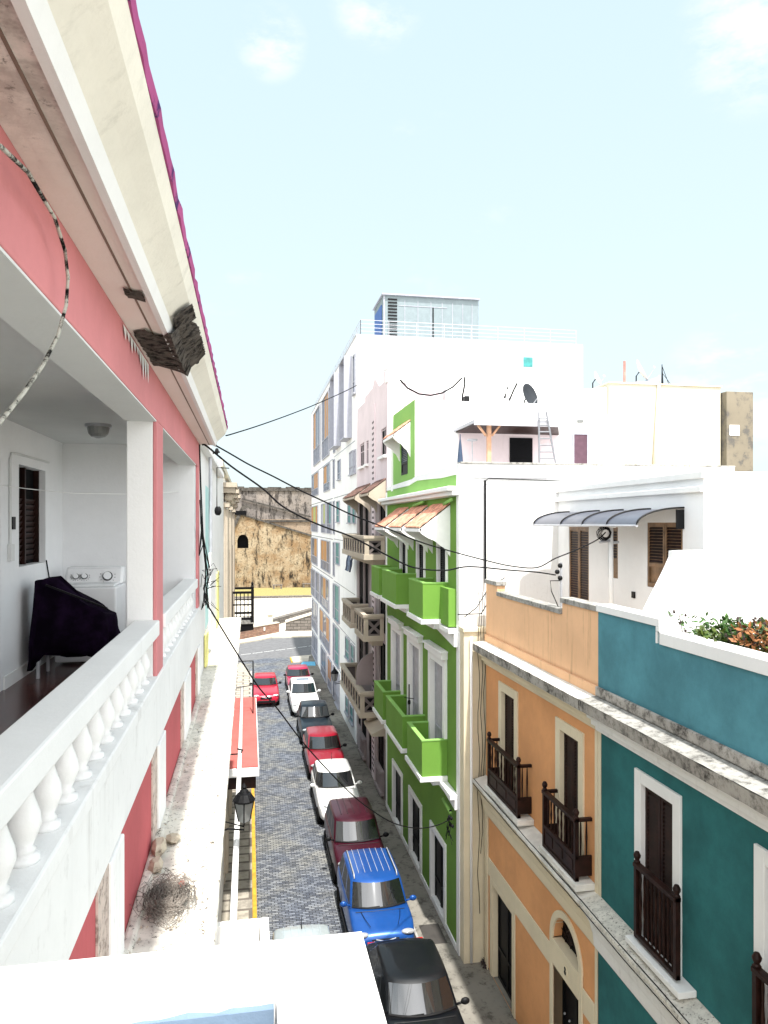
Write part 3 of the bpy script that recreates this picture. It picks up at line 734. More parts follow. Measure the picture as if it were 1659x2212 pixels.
# black timber balcony
t = thing('wooden_balcony', 'black timber balcony projecting from the last house on the left', 'balcony', (-.3, 33, 6.6))
bx0, bx1, by0, by1, bz0, bz1 = -.76, .19, 32.0, 34.2, 7.0, 8.22
m = MB()
for y in (by0, by1-.06): m.wb(bx0, bx1, y, y+.06, bz1-.1, bz1); m.wb(bx0, bx1, y, y+.06, bz0, bz0+.1); m.wb(bx0, bx1, y, y+.05, bz0+.62, bz0+.68)
m.wb(bx1-.07, bx1, by0+.061, by1-.061, bz1-.1, bz1); m.wb(bx1-.07, bx1, by0+.061, by1-.061, bz0, bz0+.1)
for k in range(6): m.wb(bx0+.06+k*.16, bx0+.10+k*.16, by0+.01, by0+.05, bz0+.1, bz1-.1)
for k in range(12): m.wb(bx1-.05, bx1-.015, by0+.15+k*.17, by0+.19+k*.17, bz0+.1, bz1-.1)
m.build('railing', 'black', t)
for y in (by0-.02, by1-.08):
    m = MB(); m.wb(bx1-.1, bx1+.02, y, y+.1, bz0-.1, bz1+.08); m.ball((bx1-.04, y+.05, bz1+.15), .06, .06, .09); m.build('post', 'black', t)
m = MB(); m.wb(bx0, bx1+.03, by0-.05, by1+.05, bz0-.16, bz0-.1); m.build('floor', 'cornice_top', t)
m = MB(); m.prism([(bx0, by0, bz0-.17), (bx1, by0, bz0-.17), (bx1, by0, bz0-.42), (bx0, by0, bz0-.55)], (0, by1-by0, 0)); m.build('base', 'black', t)
# lower-level street side things
t = thing('coral_canopy', 'flat coral red canopy roof over the left pavement', 'canopy', (-.2, 25, 4.2))
m = MB(); m.wb(-.738, .25, 20.6, 28.8, 4.42, 4.46); m.build('roof_surface', 'canopy', t)
m = MB(); m.wb(-.739, .275, 20.5, 28.85, 4.2, 4.419); m.build('slab', 'white_worn', t, bevel=.01)
m = MB(); m.wb(-.739, .19, 20.75, 28.7, 3.8, 4.19); m.build('beam', 'dark_wood', t)
m = MB(); m.tube([(-.24, 9.9, 4.95), (-.24, 20.4, 4.95), (-.24, 20.7, 4.9), (-.26, 28.6, 4.9)], .055, 10)
single('gutter_pipe', m, 'white_trim', 'long white gutter pipe running above the left pavement over the coral canopy', 'pipe', smooth=True)
m = MB(); m.tube([(-.72, 20.15, 4.95), (-.24, 20.15, 4.95)], .02, 6); m.tube([(-.24, 20.0, 4.95), (-.17, 20.25, 5.02), (-.31, 20.3, 5.04)], .02, 6)
single('pipe_bracket', m, 'black', 'dark bracket holding the white gutter pipe beside the coral canopy', 'bracket')
m = MB(); P = [(.14, 26.3, 4.47), (.14, 26.3, 6.3), (-.70, 26.3, 6.3)]
m.tube([P[0], P[1]], .022, 6); m.tube([P[1], P[2]], .018, 6); m.tube([(.14, 26.3, 5.45), (-.70, 26.3, 5.35)], .015, 6)
single('sign_frame', m, 'black', 'thin black metal frame standing on the coral canopy', 'frame')
def lantern(c, wallpt, lab):
    t = thing('street_lantern', lab, 'lantern', (c[0], c[1], c[2]-.4), 'wall lanterns along the street')
    m = MB(); m.tube([wallpt, (wallpt[0]*.45+c[0]*.55, (wallpt[1]+c[1])/2, c[2]-.40), (c[0], c[1], c[2]-.44), (c[0], c[1], c[2]-.30)], .018, 8)
    w2 = Vector(wallpt)+Vector((0, 0, .28)); m.tube([w2, ((w2.x+c[0])/2, (w2.y+c[1])/2, c[2]-.27), (c[0], c[1], c[2]-.38)], .012, 6); m.build('bracket', 'black', t, smooth=True)
    m = MB(); m.lathe(c, [(.05, -.30), (.10, -.28), (.175, .10)], 4); m.build('glass_shade', 'frost', t)
    m = MB()
    for k in range(4):
        a = math.pi/2*k; m.tube([(c[0]+.102*math.cos(a), c[1]+.102*math.sin(a), c[2]-.28), (c[0]+.18*math.cos(a), c[1]+.18*math.sin(a), c[2]+.10)], .011, 4)
    m.lathe(c, [(.20, .10), (.205, .13), (.13, .24), (.10, .25), (.075, .30), (.03, .33), (.05, .36), (.02, .41), (.001, .44)], 12); m.build('cap', 'black', t)
lantern((-.09, 14.0, 5.85), (-.74, 14.0, 5.35), 'black street lantern on a wall bracket above the left pavement')
# power bracket and cable bundle on the left corner
t = thing('service_mast', 'thin service mast with crossarm fixed to the pale cyan house front', 'mast', (-.6, 13.3, 11.6))
m = MB(); m.tube([(-.66, 13.2, 10.6), (-.66, 13.2, 12.45)], .03, 8); m.build('pole', 'steel', t)
m = MB(); m.tube([(-1.0, 13.2, 12.25), (-.5, 13.2, 12.35)], .02, 6)
for k in range(3): m.ball((-.95+k*.2, 13.2, 12.32+.02*k), .035, .035, .06, 8, 6)
m.build('crossarm', 'black', t)
m = MB(); m.tube([(-.62, 14.9, 11.4), (-.62, 14.9, 12.2), (-.4, 15.3, 12.22)], .012, 6); m.ball((-.60, 14.9, 11.35), .07, .07, .1, 8, 6)
single('meter_drop', m, 'black', 'thin black service drop with small meter knob on the white front', 'service drop')
m = MB(); r = random.Random(12)
for k in range(9):
    a = [on_x(430+r.uniform(0, 3), 960+120*(k % 3), -.66), on_x(436+r.uniform(-3, 4), 1150+r.uniform(-30, 30), -.64), on_x(447+r.uniform(-5, 9), 1230+r.uniform(-15, 15), -.62), on_x(447+r.uniform(-8, 8), 1280+r.uniform(-10, 10), -.60), on_x(440+r.uniform(-6, 14), 1312+r.uniform(-12, 8), -.62)]
    m.tube(a, .007, 5)
for k in range(12):
    a = on_x(446+r.uniform(-8, 8), 1255+r.uniform(-25, 45), -.6)
    m.tube([a, a+Vector((r.uniform(-.1, .16), r.uniform(-.2, .2), r.uniform(-.15, .15))), a+Vector((r.uniform(-.1, .2), r.uniform(-.3, .3), r.uniform(-.3, .1)))], .004, 4)
single('cable_bundle', m, 'cable', 'messy bundle of black cables hanging at the pink house corner', 'cables')

# ================================================================== RIGHT ROW: GREEN HOUSE
GX = 5.25
g = thing('green_house', 'narrow bright green house with white trim and six solid balconies', 'house', (9, 23, 0))
G = Fr('-x', GX); GS = Fr('-y', 18.12)
Y0, Y1, ZT = 18.12, 28.3, 12.62
cols = [(19.55, 20.95), (22.4, 23.9), (25.3, 26.75)]
ops = []
for a0, a1 in cols: ops += [(a0, a1, .16, 2.25), (a0, a1, 4.3, 7.2)]
up = [(19.35, 20.2), (21.9, 22.8), (24.5, 25.4)]
for a0, a1 in up: ops.append((a0, a1, 8.56, 10.9))
m = MB(); m.facade(G, Y0+.26, Y1-.2, .3, 11.8, ops, 0); m.build('wall', 'green', g)
boxes('corner_pilaster', 'white', g, G, [(Y0, Y0+.26, 0, ZT, -.3, .015), (Y1-.2, Y1, 0, 12.3, -.3, .03)], bevel=.01)
m = MB(); m.box(G, Y0+.261, Y1-.201, .0, .3, -.2, .03); m.build('base_course', 'white_worn', g, bevel=.01)
m = MB(); m.box(GS, GX+.001, 13.0, 0, ZT, -.25, -.001); m.wb(GX+.3, 13.0, 18.37, 28.3, 12.2, 12.3); m.wb(GX+.28, 13, 28.05, 28.3, 0, 12.2); m.build('side_wall', 'white_worn', g)
m = MB(); m.box(GS, GX+.02, 13.0, ZT, ZT+.05, -.30, .04); m.build('coping', 'cornice_top', g, bevel=.01)  # thin grey strip added as a shade line along the white wall top
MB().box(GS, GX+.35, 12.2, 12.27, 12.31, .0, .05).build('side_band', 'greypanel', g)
# street buttress between green and orange
m = MB(); m.wb(GX+.01, 5.86, 17.78, 18.115, 0, 8.4); m.wb(GX-.02, 5.9, 17.72, 18.115, 8.4, 8.5); m.build('buttress', 'cream', g, bevel=.01)
m = MB(); m.tube([(GX+.18, 17.70, .2), (GX+.18, 17.70, 8.3)], .035, 8); m.build('downpipe', 'white_trim', g, smooth=True)
# cornice + scalloped parapet
m = MB(); m.box(G, Y0-.02, Y1+.02, 11.82, 11.93, -.2, .20); m.box(G, Y0-.04, Y1+.04, 11.931, 12.05, -.2, .33); m.build('cornice', 'white', g, bevel=.02)
m = MB(); m.poly(G, [(Y0+.27, 12.051), (Y1-.21, 12.051), (Y1-.21, 12.36), (24.2, 12.36), (22.9, 12.46), (21.0, 12.40), (20.0, 12.36), (Y0+.27, 12.36)], -.25, 0); m.build('frieze', 'green_light', g)
m = MB(); m.poly(G, [(Y0+.27, 12.361), (20.0, 12.361), (21.0, 12.401), (22.9, 12.461), (24.2, 12.361), (Y1-.21, 12.361), (Y1-.21, 12.5), (23.6, 12.55), (23.0, 12.62), (21.2, 12.62), (20, 12.62), (Y0+.27, 12.62)], -.3, .03); m.build('parapet_cap', 'white', g, bevel=.01)
# doors, surrounds
for a0, a1 in cols:
    leaf_door(G, a0, a1, .16, 2.25, -.10, g, 'black'); surround(G, a0, a1, .16, 2.25, .17, .05, g, 'white', back=-.15)
    leaf_door(G, a0+.001, a1-.001, 4.3, 7.2, -.10, g, 'satin'); surround(G, a0, a1, 4.42, 7.2, .24, .08, g, 'white', head=.18, back=-.15)
for a0, a1 in up:
    leaf_door(G, a0, a1, 8.56, 10.9, -.07, g, 'dark', 'black'); surround(G, a0, a1, 8.7, 10.9, .12, .05, g, 'white', back=-.12)
def solid_balcony(a0, a1, z0, z1, dep, parent):
    m = MB(); t = .1
    m.box(G, a0, a0+t, z0, z1, .002, dep); m.box(G, a1-t, a1, z0, z1, .002, dep); m.box(G, a0+t, a1-t, z0, z1, dep-t, dep); m.box(G, a0+t, a1-t, z0, z0+.08, .002, dep-t)
    b = m.build('balcony', 'green_deep', parent)
    m = MB(); m.box(G, a0-.012, a0+t+.012, z1, z1+.03, .002, dep+.012); m.box(G, a1-t-.012, a1+.012, z1, z1+.03, .002, dep+.012); m.box(G, a0+t+.012, a1-t-.012, z1, z1+.03, dep-t-.012, dep+.012); m.build('balcony_rim', 'green_light', b)
    m = MB(); m.box(G, a0-.05, a1+.05, z0-.13, z0-.001, .002, dep+.06); m.prism([G(a0-.02, z0-.131, .002), G(a1+.02, z0-.131, .002), G(a1-.1, z0-.28, .002), G(a0+.1, z0-.28, .002)], Vector(G(0, 0, dep*.55))-Vector(G(0, 0, 0))); m.build('balcony_slab', 'white', b, bevel=.01)
for (a0, a1), zz in [((19.3, 21.2), 4.32), ((21.85, 24.6), 4.32), ((25.15, 27.0), 4.32), ((19.2, 20.95), 8.55), ((22.85, 25.35), 8.55), ((25.95, 27.6), 8.55)]:
    solid_balcony(a0, a1, zz, zz+.95, .70, g)
m = MB(); m.box(G, Y0+.261, 19.28, 8.45, 9.42, .002, .22); m.build('return_wall', 'green_deep', g)
m = MB(); m.box(G, Y0+.1, Y1, 4.06, 4.185, .002, .22); m.box(G, Y0+.1, Y1, 8.29, 8.415, .002, .26); m.poly(G, [(Y0+.1, 3.8), (21, 4.05), (Y0+.1, 4.05)], .002, .10); m.poly(G, [(Y0+.1, 7.95), (21, 8.28), (Y0+.1, 8.28)], .002, .12); m.build('floor_band', 'white', g, bevel=.01)
# clay tile awnings with white scalloped cheeks
tile_awning(G, 19.0, 20.95, 11.62, 10.98, .85, g, 'tile'); tile_awning(G, 21.5, 23.5, 11.62, 10.98, .85, g, 'tile'); tile_awning(G, 24.2, 26.0, 11.62, 10.98, .85, g, 'tile')
for a, b, c_, e in ((19.2, 11.62, 18.45, 11.72), (21.6, 11.75, 22.9, 11.66), (19.3, 3.70, 18.5, 3.62)): MB().tube([G(a, b, .12), G(c_, e, .12)], .045, 8).build('wall_pipe', 'green_light', g, smooth=True)
# antenna on the middle lower balcony
b = on_x(858, 1545, 4.75); m = MB(); m.tube([(4.85, 22.3, 4.5), (4.85, 22.3, 6.15)], .02, 6); m.ball((4.85, 22.3, 5.6), .05, .05, .09, 8, 6); m.tube([(4.7, 22.3, 5.75), (5.0, 22.3, 5.7)], .012, 5)
single('balcony_antenna', m, 'black', 'thin black pole antenna standing in the middle lower green balcony', 'antenna')
# top storey block with small awning, roof terrace behind
GB = Fr('-x', GX)
m = MB(); m.facade(GB, 23.25, 26.9, 12.5, 15.1, [(24.35, 25.4, 12.78, 13.9)], .05); m.build('upper_wall', 'green_light', g)
m = MB(); m.wb(GX+.001, 10.5, 23.25, 27, 14.95, 15.08); m.wb(GX+.001, 10.5, 23.25, 23.45, 12.3, 14.949); m.box(GB, 26.9, 27.1, 12.3, 15.1, -.3, .05); m.build('upper_block', 'white', g)
leaf_door(GB, 24.35, 25.4, 12.78, 13.9, -.02, g, 'black', 'bluegrey', name='shutter', leaves=1)
tile_awning(GB, 23.9, 25.7, 14.5, 14.05, .6, g, 'tile')
m = MB(); m.box(Fr('-y', 23.25), 5.75, 6.55, 12.62, 14.1, .002, .02); up_d = m.build('door', 'white_trim', g); m = MB(); m.box(Fr('-y', 23.25), 5.68, 6.62, 14.1, 14.15, .002, .05); m.build('door_head', 'grey', up_d)
m = MB(); m.tube([on_y(1100, 865, 23.2), on_y(1110, 842, 23.2), on_y(1117, 828, 23.2)], .03, 6); m.build('vent_pipe', 'black', g)
# pergola roof on posts
t = thing('terrace_pergola', 'lean-to roof with dark timber ceiling and pine post on the green house terrace', 'pergola', (8.5, 23, 12.3))
P1 = on_y(1084, 917, 21.0); P2 = on_y(1201, 922, 21.0); zq = P1.z
m = MB(); m.prism([(6.6, 21.0, zq), (9.15, 21.0, zq-.02), (10.15, 23.2, zq+.0), (6.6, 23.2, zq)], (0, 0, .05)); m.build('ceiling_boards', 'dark_wood', t)
m = MB(); m.prism([(6.55, 20.95, zq+.051), (9.15, 20.95, zq+.031), (10.15, 23.2, zq+.06), (6.55, 23.2, zq+.051)], (0, 0, .09)); m.wb(6.5, 9.15, 20.9, 20.949, zq-.04, zq+.15); m.build('roof_edge', 'greypanel', t)
m = MB(); q = on_y(1056, 1000, 21.3); m.wb(q.x-.06, q.x+.06, 21.24, 21.36, 12.3, zq)
for s in (-1, 1): m.prism([(q.x+s*.05, 21.26, zq-.32), (q.x+s*.05, 21.34, zq-.32), (q.x+s*.30, 21.34, zq-.001), (q.x+s*.30, 21.26, zq-.001), ], (s*.07, 0, .0))
m.build('post', 'pale_wood', t)
m = MB(); m.wb(6.7, 10.15, 23.21, 23.245, 12.3, zq); m.build('rear_wall', 'deco_pink', t)
m = MB(); FT = Fr('-y', 23.21); p0 = on_y(1101, 960, 23.2).x; p1 = on_y(1150, 960, 23.2).x; m.box(FT, p0, p1, 12.3, zq-.12, .002, .03); m.build('doorway', 'dark', t)
m = MB(); q = on_y(1020, 965, 22.6); m.tube([(q.x, 22.6, 12.3), (q.x, 22.6, 13.75)], .02, 6); m.lathe((q.x, 22.6, 13.7), [(.02, 0), (.17, .02), (.17, .07), (.02, .09)], 14)
single('patio_heater', m, 'steel', 'slim grey patio lamp with flat head under the pergola', 'patio lamp')
q = on_y(994, 990, 21.6); m = MB(); m.lathe((q.x, 21.6, 12.3), [(.03, 0), (.03, .3), (.10, .35), (.09, .7), (.05, 1.15), (.02, 1.35), (.012, 1.5)], 10)
single('folded_umbrella', m, 'umbrella', 'folded navy parasol standing at the left end of the pergola', 'parasol')
# ladder
t = thing('step_ladder', 'aluminium ladder leaning from the terrace to the roof beside the pergola', 'ladder', (9.2, 20.8, 12.3))
A0, A1 = on_y(1165, 1005, 20.6), on_y(1201, 1005, 20.6); B0, B1 = on_y(1164, 890, 20.9), on_y(1180, 890, 20.9)
for a, b in ((A0, B0), (A1, B1)): m = MB(); m.tube([a, b], .03, 6); m.build('side_rail', 'alu', t)
for k in range(1, 8):
    f = k/8; m = MB(); m.tube([A0.lerp(B0, f), A1.lerp(B1, f)], .022, 6); m.build('rung', 'alu', t)
def dish(c, rad, mat, lab, tilt, face, grp='satellite dishes on the roofs'):
    t = thing('satellite_dish', lab, 'satellite dish', (c[0], c[1], c[2]-rad*1.3), grp)
    d = Vector(face).normalized(); up = Vector((0, 0, 1)); x = d.cross(up).normalized(); y = x.cross(d).normalized()
    c = Vector(c); m = MB(); rings = []
    for i in range(7):
        rr_ = rad*i/6+.001; rings.append([c+x*rr_*.9*math.cos(2*math.pi*k/20)+y*rr_*math.sin(2*math.pi*k/20)+d*(.28*rad*(i/6)**2) for k in range(20)])
    for i in range(6, -1, -1):
        rr_ = rad*i/6+.001; rings.append([c+x*rr_*.9*math.cos(2*math.pi*k/20)+y*rr_*math.sin(2*math.pi*k/20)+d*(.28*rad*(i/6)**2-.02) for k in range(20)])
    m.loft(rings); m.build('reflector', mat, t, smooth=True)
    m = MB(); tip = c+d*rad*1.15-y*rad*.35; m.tube([c-y*rad*.95, tip], .014, 5); m.tube([tip, tip+y*.09-d*.03], .035, 8); m.build('feed_arm', 'steel', t)
    m = MB(); m.tube([c-d*.03, c-d*.15-up*.1, Vector((c.x-d.x*.15, c.y-d.y*.15, c.z-rad*1.3))], .025, 6); m.build('mount', 'blackplastic', t)
q = on_y(1140, 856, 23.6); dish(q, .42, 'dish', 'large dark grey satellite dish on the green house upper roof', 0, (.52, -.8, .3))
q = on_y(1009, 861, 24); t = thing('wall_speaker', 'small black outdoor unit with white side on the rooftop edge', 'outdoor unit', q-Vector((0, 0, .1)))
m = MB(); m.wb(q.x-.1, q.x+.06, 23.9, 24.15, 15.081, 15.38); m.build('housing', 'blackplastic', t, bevel=.02); m = MB(); m.wb(q.x+.061, q.x+.12, 23.92, 24.13, 15.1, 15.36); m.build('side_panel', 'white_trim', t, bevel=.02)
q = on_y(1090, 860, 24.2); m = MB(); m.tube([q, q+Vector((.1, 0, .35)), q+Vector((.16, 0, .42))], [.05, .03, .01], 8)
single('vent_cap', m, 'black', 'slanted black vent stub on the rooftop left of the dark dish', 'vent')
# ================================================================== DECO HOUSE
d = thing('mauve_house', 'mauve grey townhouse with ornate beige balconies between the green house and the white block', 'house', (9, 32, 0))
DY0, DY1 = 28.31, 36.4
D = Fr('-x', GX+.03)
dops = []
for a0, a1 in ((28.45, 29.9), (32.7, 33.9), (34.3, 35.6)):
    dops += [(a0, a1, 4.3, 6.3 if False else 6.35), (a0, a1, 6.72, 9.35), (a0, a1, 9.85, 12.1)]
dops += [(29.0, 30.4, 1.2, 2.7), (31.86, 32.75, .15, 2.5), (33.5, 34.9, 1.2, 2.7), (28.5, 28.95, .15, 2.6), (35.2, 36.0, 1.3, 2.7)]
dops2 = [(27.4+1.0, 29.65, 13.8, 14.9), (32.85, 33.5, 13.8, 14.85), (34.1, 35.45, 13.8, 14.9)]
m = MB(); m.facade(D, DY0, DY1, 0, 12.5, dops, .09); m.build('wall', 'deco', d)
m = MB(); m.facade(D, DY0, DY1, 12.5, 16.75, dops2, .05); m.poly(D, [(DY0, 16.751), (DY0, 17.15), (29.0, 17.15), (29.0, 16.751)], -.25, 0); m.poly(D, [(30.0, 16.751), (31.2, 17.35), (31.8, 17.0), (34, 16.95), (34, 16.751)], -.25, 0); m.build('upper_wall', 'deco_pink', d)
m = MB(); FN = Fr('-y', DY0)
m.box(FN, GX+.04, 7.5, 12.0, 16.6, -.25, 0); m.prism([(7.5, DY0, 12), (8.05, 36.3, 12), (7.8, 36.3, 12), (7.25, DY0+.26, 12)], (0, 0, 4.75)); m.wb(GX+.3, 8, 28.6, 36.3, 15.5, 15.6); m.build('side_wall', 'deco_pink', d)
m = MB(); m.box(FN, GX, 7.55, 16.6, 16.68, -.3, .04); m.poly(Fr('-y', DY0+.001), [(GX, 16.681), (5.62, 16.681), (5.62, 17.15), (GX, 17.15)], -.25, .0); m.build('coping', 'white_worn', d)
for o in dops: leaf_door(D, *o, -.06, d, 'dark')
for o in dops: 
    if o[3] > 3: surround(D, *o, .10, .03, d, 'deco')
for o in dops2:
    w = MB(); w.box(D, *o, -.07, -.06); wn = w.build('window', 'dark', d)
    q = MB(); n = max(2, int((o[1]-o[0])/.45))
    for k in range(n+1): a = o[0]+(o[1]-o[0])*k/n; q.box(D, a-.012, a+.012, o[2], o[3], -.058, -.045)
    for z in (o[2]+.01, (o[2]+o[3])/2+.15, o[3]-.06): q.box(D, o[0], o[1], z, z+.03, -.059, -.046)
    q.build('window_frame', 'deco_pink', wn)
    q = MB(); q.box(D, o[0]-.08, o[1]+.08, o[2]-.12, o[2]-.01, .002, .14); q.build('sill', 'white_worn', wn)
# pierced ventilation strip running up the middle
m = MB(); m.box(D, 30.95, 31.7, .2, 16.2, .002, .05); st = m.build('pierced_strip', 'deco_pink', d)
m = MB(); z = .5
while z < 15.4:
    for k in range(2): m.box(D, 31.1+k*.28, 31.26+k*.28, z, z+.1, .051, .056)
    z += .24
m.build('vent_slot', 'dark', st)
# aged tile awnings on scalloped brackets
tile_awning(D, 28.5, 30.7, 12.85, 12.3, .75, d, 'tile_dark', side='deco_cream'); tile_awning(D, 32.3, 36.2, 12.85, 12.3, .75, d, 'tile_dark', side='deco_cream')
def ornate_balcony(a0, a1, z0, z1, dep, parent, np_):
    h = z1-z0; m = MB()
    m.box(D, a0-.05, a1+.05, z0-.12, z0+.10, .002, dep+.05); 
    for q0, q1, h0, h1 in ((.06, .15, z1-.12, z1), (.03, .12, z1-.19, z1-.121)):
        m.box(D, a0-q0, a1+q0, h0, h1, dep-.13, dep+q0); m.box(D, a0-q0, a0+q1, h0, h1, .002, dep-.131); m.box(D, a1-q1, a1+q0, h0, h1, .002, dep-.131)
    def posts(lst, f):
        for a in lst: f(a)
    xs_ = [a0+(a1-a0-.1)*k/np_ for k in range(np_+1)]
    for a in xs_: m.box(D, a, a+.1, z0+.101, z1-.191, dep-.1, dep+.01)
    for s in (a0, a1-.1): m.box(D, s-.01 if s == a0 else s, s+.1 if s == a0 else s+.11, z0+.101, z1-.191, .002, .12)
    m.prism([D(a0+.1, z0-.121, .002), D(a1-.1, z0-.121, .002), D(a1-.3, z0-.35, .002), D(a0+.3, z0-.35, .002)], (-dep*.55, 0, 0))
    b = m.build('balcony', 'deco_cream', parent, bevel=.01)
    m = MB()
    m.box(D, a0+.02, a1-.02, z0+.101, z1-.191, dep-.07, dep-.03)
    for s in (a0+.02, a1-.06): m.box(D, s, s+.04, z0+.101, z1-.191, .003, dep-.071)
    m.build('balcony_panel', 'deco_panel', b)
    for k in range(np_):
        m = MB(); c = (xs_[k]+xs_[k+1]+.1)/2; w = (xs_[k+1]-xs_[k]-.1)*.5-.05; zc_ = (z0+z1)/2-.045; hh = h*.5-.22
        if w < .08: continue
        for dx, dz in ((w, 0), (-w, 0), (0, hh), (0, -hh)):
            pts = [(c+dx*.25, zc_+dz*.25), (c+dx+(hh*.0), zc_+dz)]
            if dx: tri = [(c+dx*.3, zc_), (c+dx, zc_-hh*.6), (c+dx, zc_+hh*.6)]
            else: tri = [(c, zc_+dz*.3), (c-w*.6, zc_+dz), (c+w*.6, zc_+dz)]
            m.poly(D, tri, dep-.029, dep-.02)
        m.build('ornament', 'dark', b)
    m = MB()
    for dx, dz in ((1, 0), (-1, 0), (0, 1), (0, -1)):      # cross on the side facing down the street
        xm = D(0, 0, dep*.5)[0]; w = dep*.33; hh = h*.5-.22; zc_ = (z0+z1)/2-.045
        tri = [(xm+dx*w*.3, zc_+dz*hh*.3), (xm+dx*w+dz*w*.6, zc_+dz*hh+dx*hh*.6), (xm+dx*w-dz*w*.6, zc_+dz*hh-dx*hh*.6)]
        m.poly(Fr('-y', a0+.02), tri, .001, .01)
    m.build('ornament', 'dark', b)
    for xx in (D(0, 0, dep*.86)[0], D(0, 0, dep*.14)[0]): MB().box(Fr('-y', a0), xx-.05, xx+.05, z0+.1, z1-.19, -.05, .012).build('pilaster', 'deco_cream', b)
ornate_balcony(28.75, 35.6, 9.78, 10.62, .8, d, 9)
ornate_balcony(28.95, 31.3, 6.55, 7.5, .8, d, 3)
ornate_balcony(32.8, 35.7, 6.55, 7.5, .8, d, 4)
ornate_balcony(29.9, 36.35, 3.28, 4.22, .8, d, 8)
m = MB(); pts = [(GX-.75, 4.2), (GX-.0, 4.2), (GX-.0, 5.55)]+[(GX-.75*math.sin(R(9*k)), 4.65+.9*math.cos(R(9*k))) for k in range(1, 11)]
m.poly(Fr('-y', 31.3), pts, -.08, 0); m.build('balcony_screen', 'deco', d)
for a in (29.0, 33.5):
    m = MB(); m.box(D, a-.08, a+1.48, .28, .40, .002, .16); m.box(D, a-.08, a+1.48, 1.12, 1.24, .002, .16)
    for k in range(5): m.box(D, a+k*.33-.02, a+k*.33+.07, .401, 1.119, .002, .1)
    m.build('window_grille', 'deco', d)
m = MB(); m.box(D, 28.6, 30.6, 2.75, 2.85, .002, .55); m.prism([D(28.6, 2.85, .55), D(28.6, 2.85, .002), D(28.6, 3.1, .002)], (0, 2, 0)); m.build('entry_hood', 'deco_cream', d)
lantern((GX-1.0, 37.2, 3.45), (GX, 37.2, 2.9), 'black street lantern on the right row beside the lowest beige balcony')
# washing on a line under the top beige balcony
for i, (mat, a0, a1) in enumerate((('jeans', 37.3, 36.75), ('jeans2', 36.7, 36.2), ('jeans', 35.8, 35.5))):
    m = MB(); rows = []
    for k in range(6):
        t = k/5; rows.append([D(a0+(a1-a0)*j/4, 9.5-.75*t, .35+.15*t+.03*math.sin(j*2+k)) for j in range(5)]+[D(a0+(a1-a0)*j/4, 9.5-.75*t, .32+.15*t+.03*math.sin(j*2+k)) for j in range(4, -1, -1)])
    m.loft(rows)
    single('hanging_trousers', m, mat, ['dark denim trousers hung furthest left under the beige balcony', 'pale washed trousers hung between the two dark garments', 'short dark garment hung nearest the green house under the balcony'][i], 'laundry', 'washing under the beige balcony')

# ================================================================== WHITE APARTMENT BLOCK
w = thing('apartment_block', 'tall white modern apartment block with grey and amber window bays', 'apartment block', (11, 50, 0))
B = Fr('-x', GX)
BY0, BY1, BZ = 36.41, 63.2, 20.45
m = MB(); m.box(B, BY0, BY1, 0, BZ, -12, 0); m.build('wall', 'white', w)
m = MB()
for z in (2.42, 5.0, 7.5, 10.12, 12.68, 15.25): m.box(B, BY0+.5, 46.3, z, z+.03, .002, .012)
for z in (7.6, 10.1, 12.7, 15.2): m.box(B, 47.0, BY1, z-.02, z+.02, .002, .02)
m.build('joint', 'bluegrey', w)
m = MB(); m.box(B, BY0, BY1, BZ, BZ+.06, -12, .03); m.build('coping', 'greypanel', w)  # grey edge strip added to outline the white roof where shading is lost
for a in ((55.0, 60.6, 15.75, 20.0, 'ggo'), (48.9, 53.4, 15.65, 19.95, 'oog'), (47.3, 48.6, 15.9, 20.0, 'g')): bay(B, *a[:4], w, a[4], .10)
for a in ((42.7, 44.9, 15.6, 19.85, 'g'), (38.1, 40.2, 15.55, 19.8, 'g')):
    bay(B, *a[:4], w, a[4], .42, 'lavender', rail=False)
LV = [(13.3, 15.12), (10.42, 12.52), (7.8, 9.95), (5.12, 7.35), (2.48, 4.85), (.16, 2.2)]
pat = [[(56.6, 62.4, 'oog'), (48.4, 52.4, 'go')], [(57, 63, 'olo'), (51.2, 54.2, 'lv'), (47.5, 50.3, 'tg')], [(57.4, 63, 'og'), (48.3, 54.4, 'goo')], [(59.5, 63, 'gg'), (55.8, 58.7, 'gg'), (49, 54.9, 'gog')], [(57.4, 62.4, 'ggg'), (48.5, 55.3, 'ogo')], [(57.4, 62.2, 'ggg'), (50.8, 54.4, 'gg'), (47.4, 49.6, 'oo')]]
for (z0, z1), row in zip(LV, pat):
    for a0, a1, c in row: bay(B, a0, a1, z0, z1, w, c, .08)
    bay(B, 45.75, 46.6, z0, z1, w, 'g', .06, rail=False)
bay(B, 45.5, 46.4, 15.5, 19.75, w, 'g', .06, rail=False)
def small_window(a0, a1, z0, z1, mat='bluegrey'):
    m = MB(); t = .05
    m.box(B, a0, a0+t, z0, z1, .002, .07); m.box(B, a1-t, a1, z0, z1, .002, .07); m.box(B, a0+t, a1-t, z1-t, z1, .002, .07); m.box(B, a0-.05, a1+.05, z0-.07, z0, .002, .13); m.box(B, a0+t, a1-t, z0+.3*(z1-z0), z0+.3*(z1-z0)+.04, .02, .06)
    o = m.build('window', 'grey', w); MB().box(B, a0+t, a1-t, z0, z1-t, .004, .02).build('pane', mat, o)
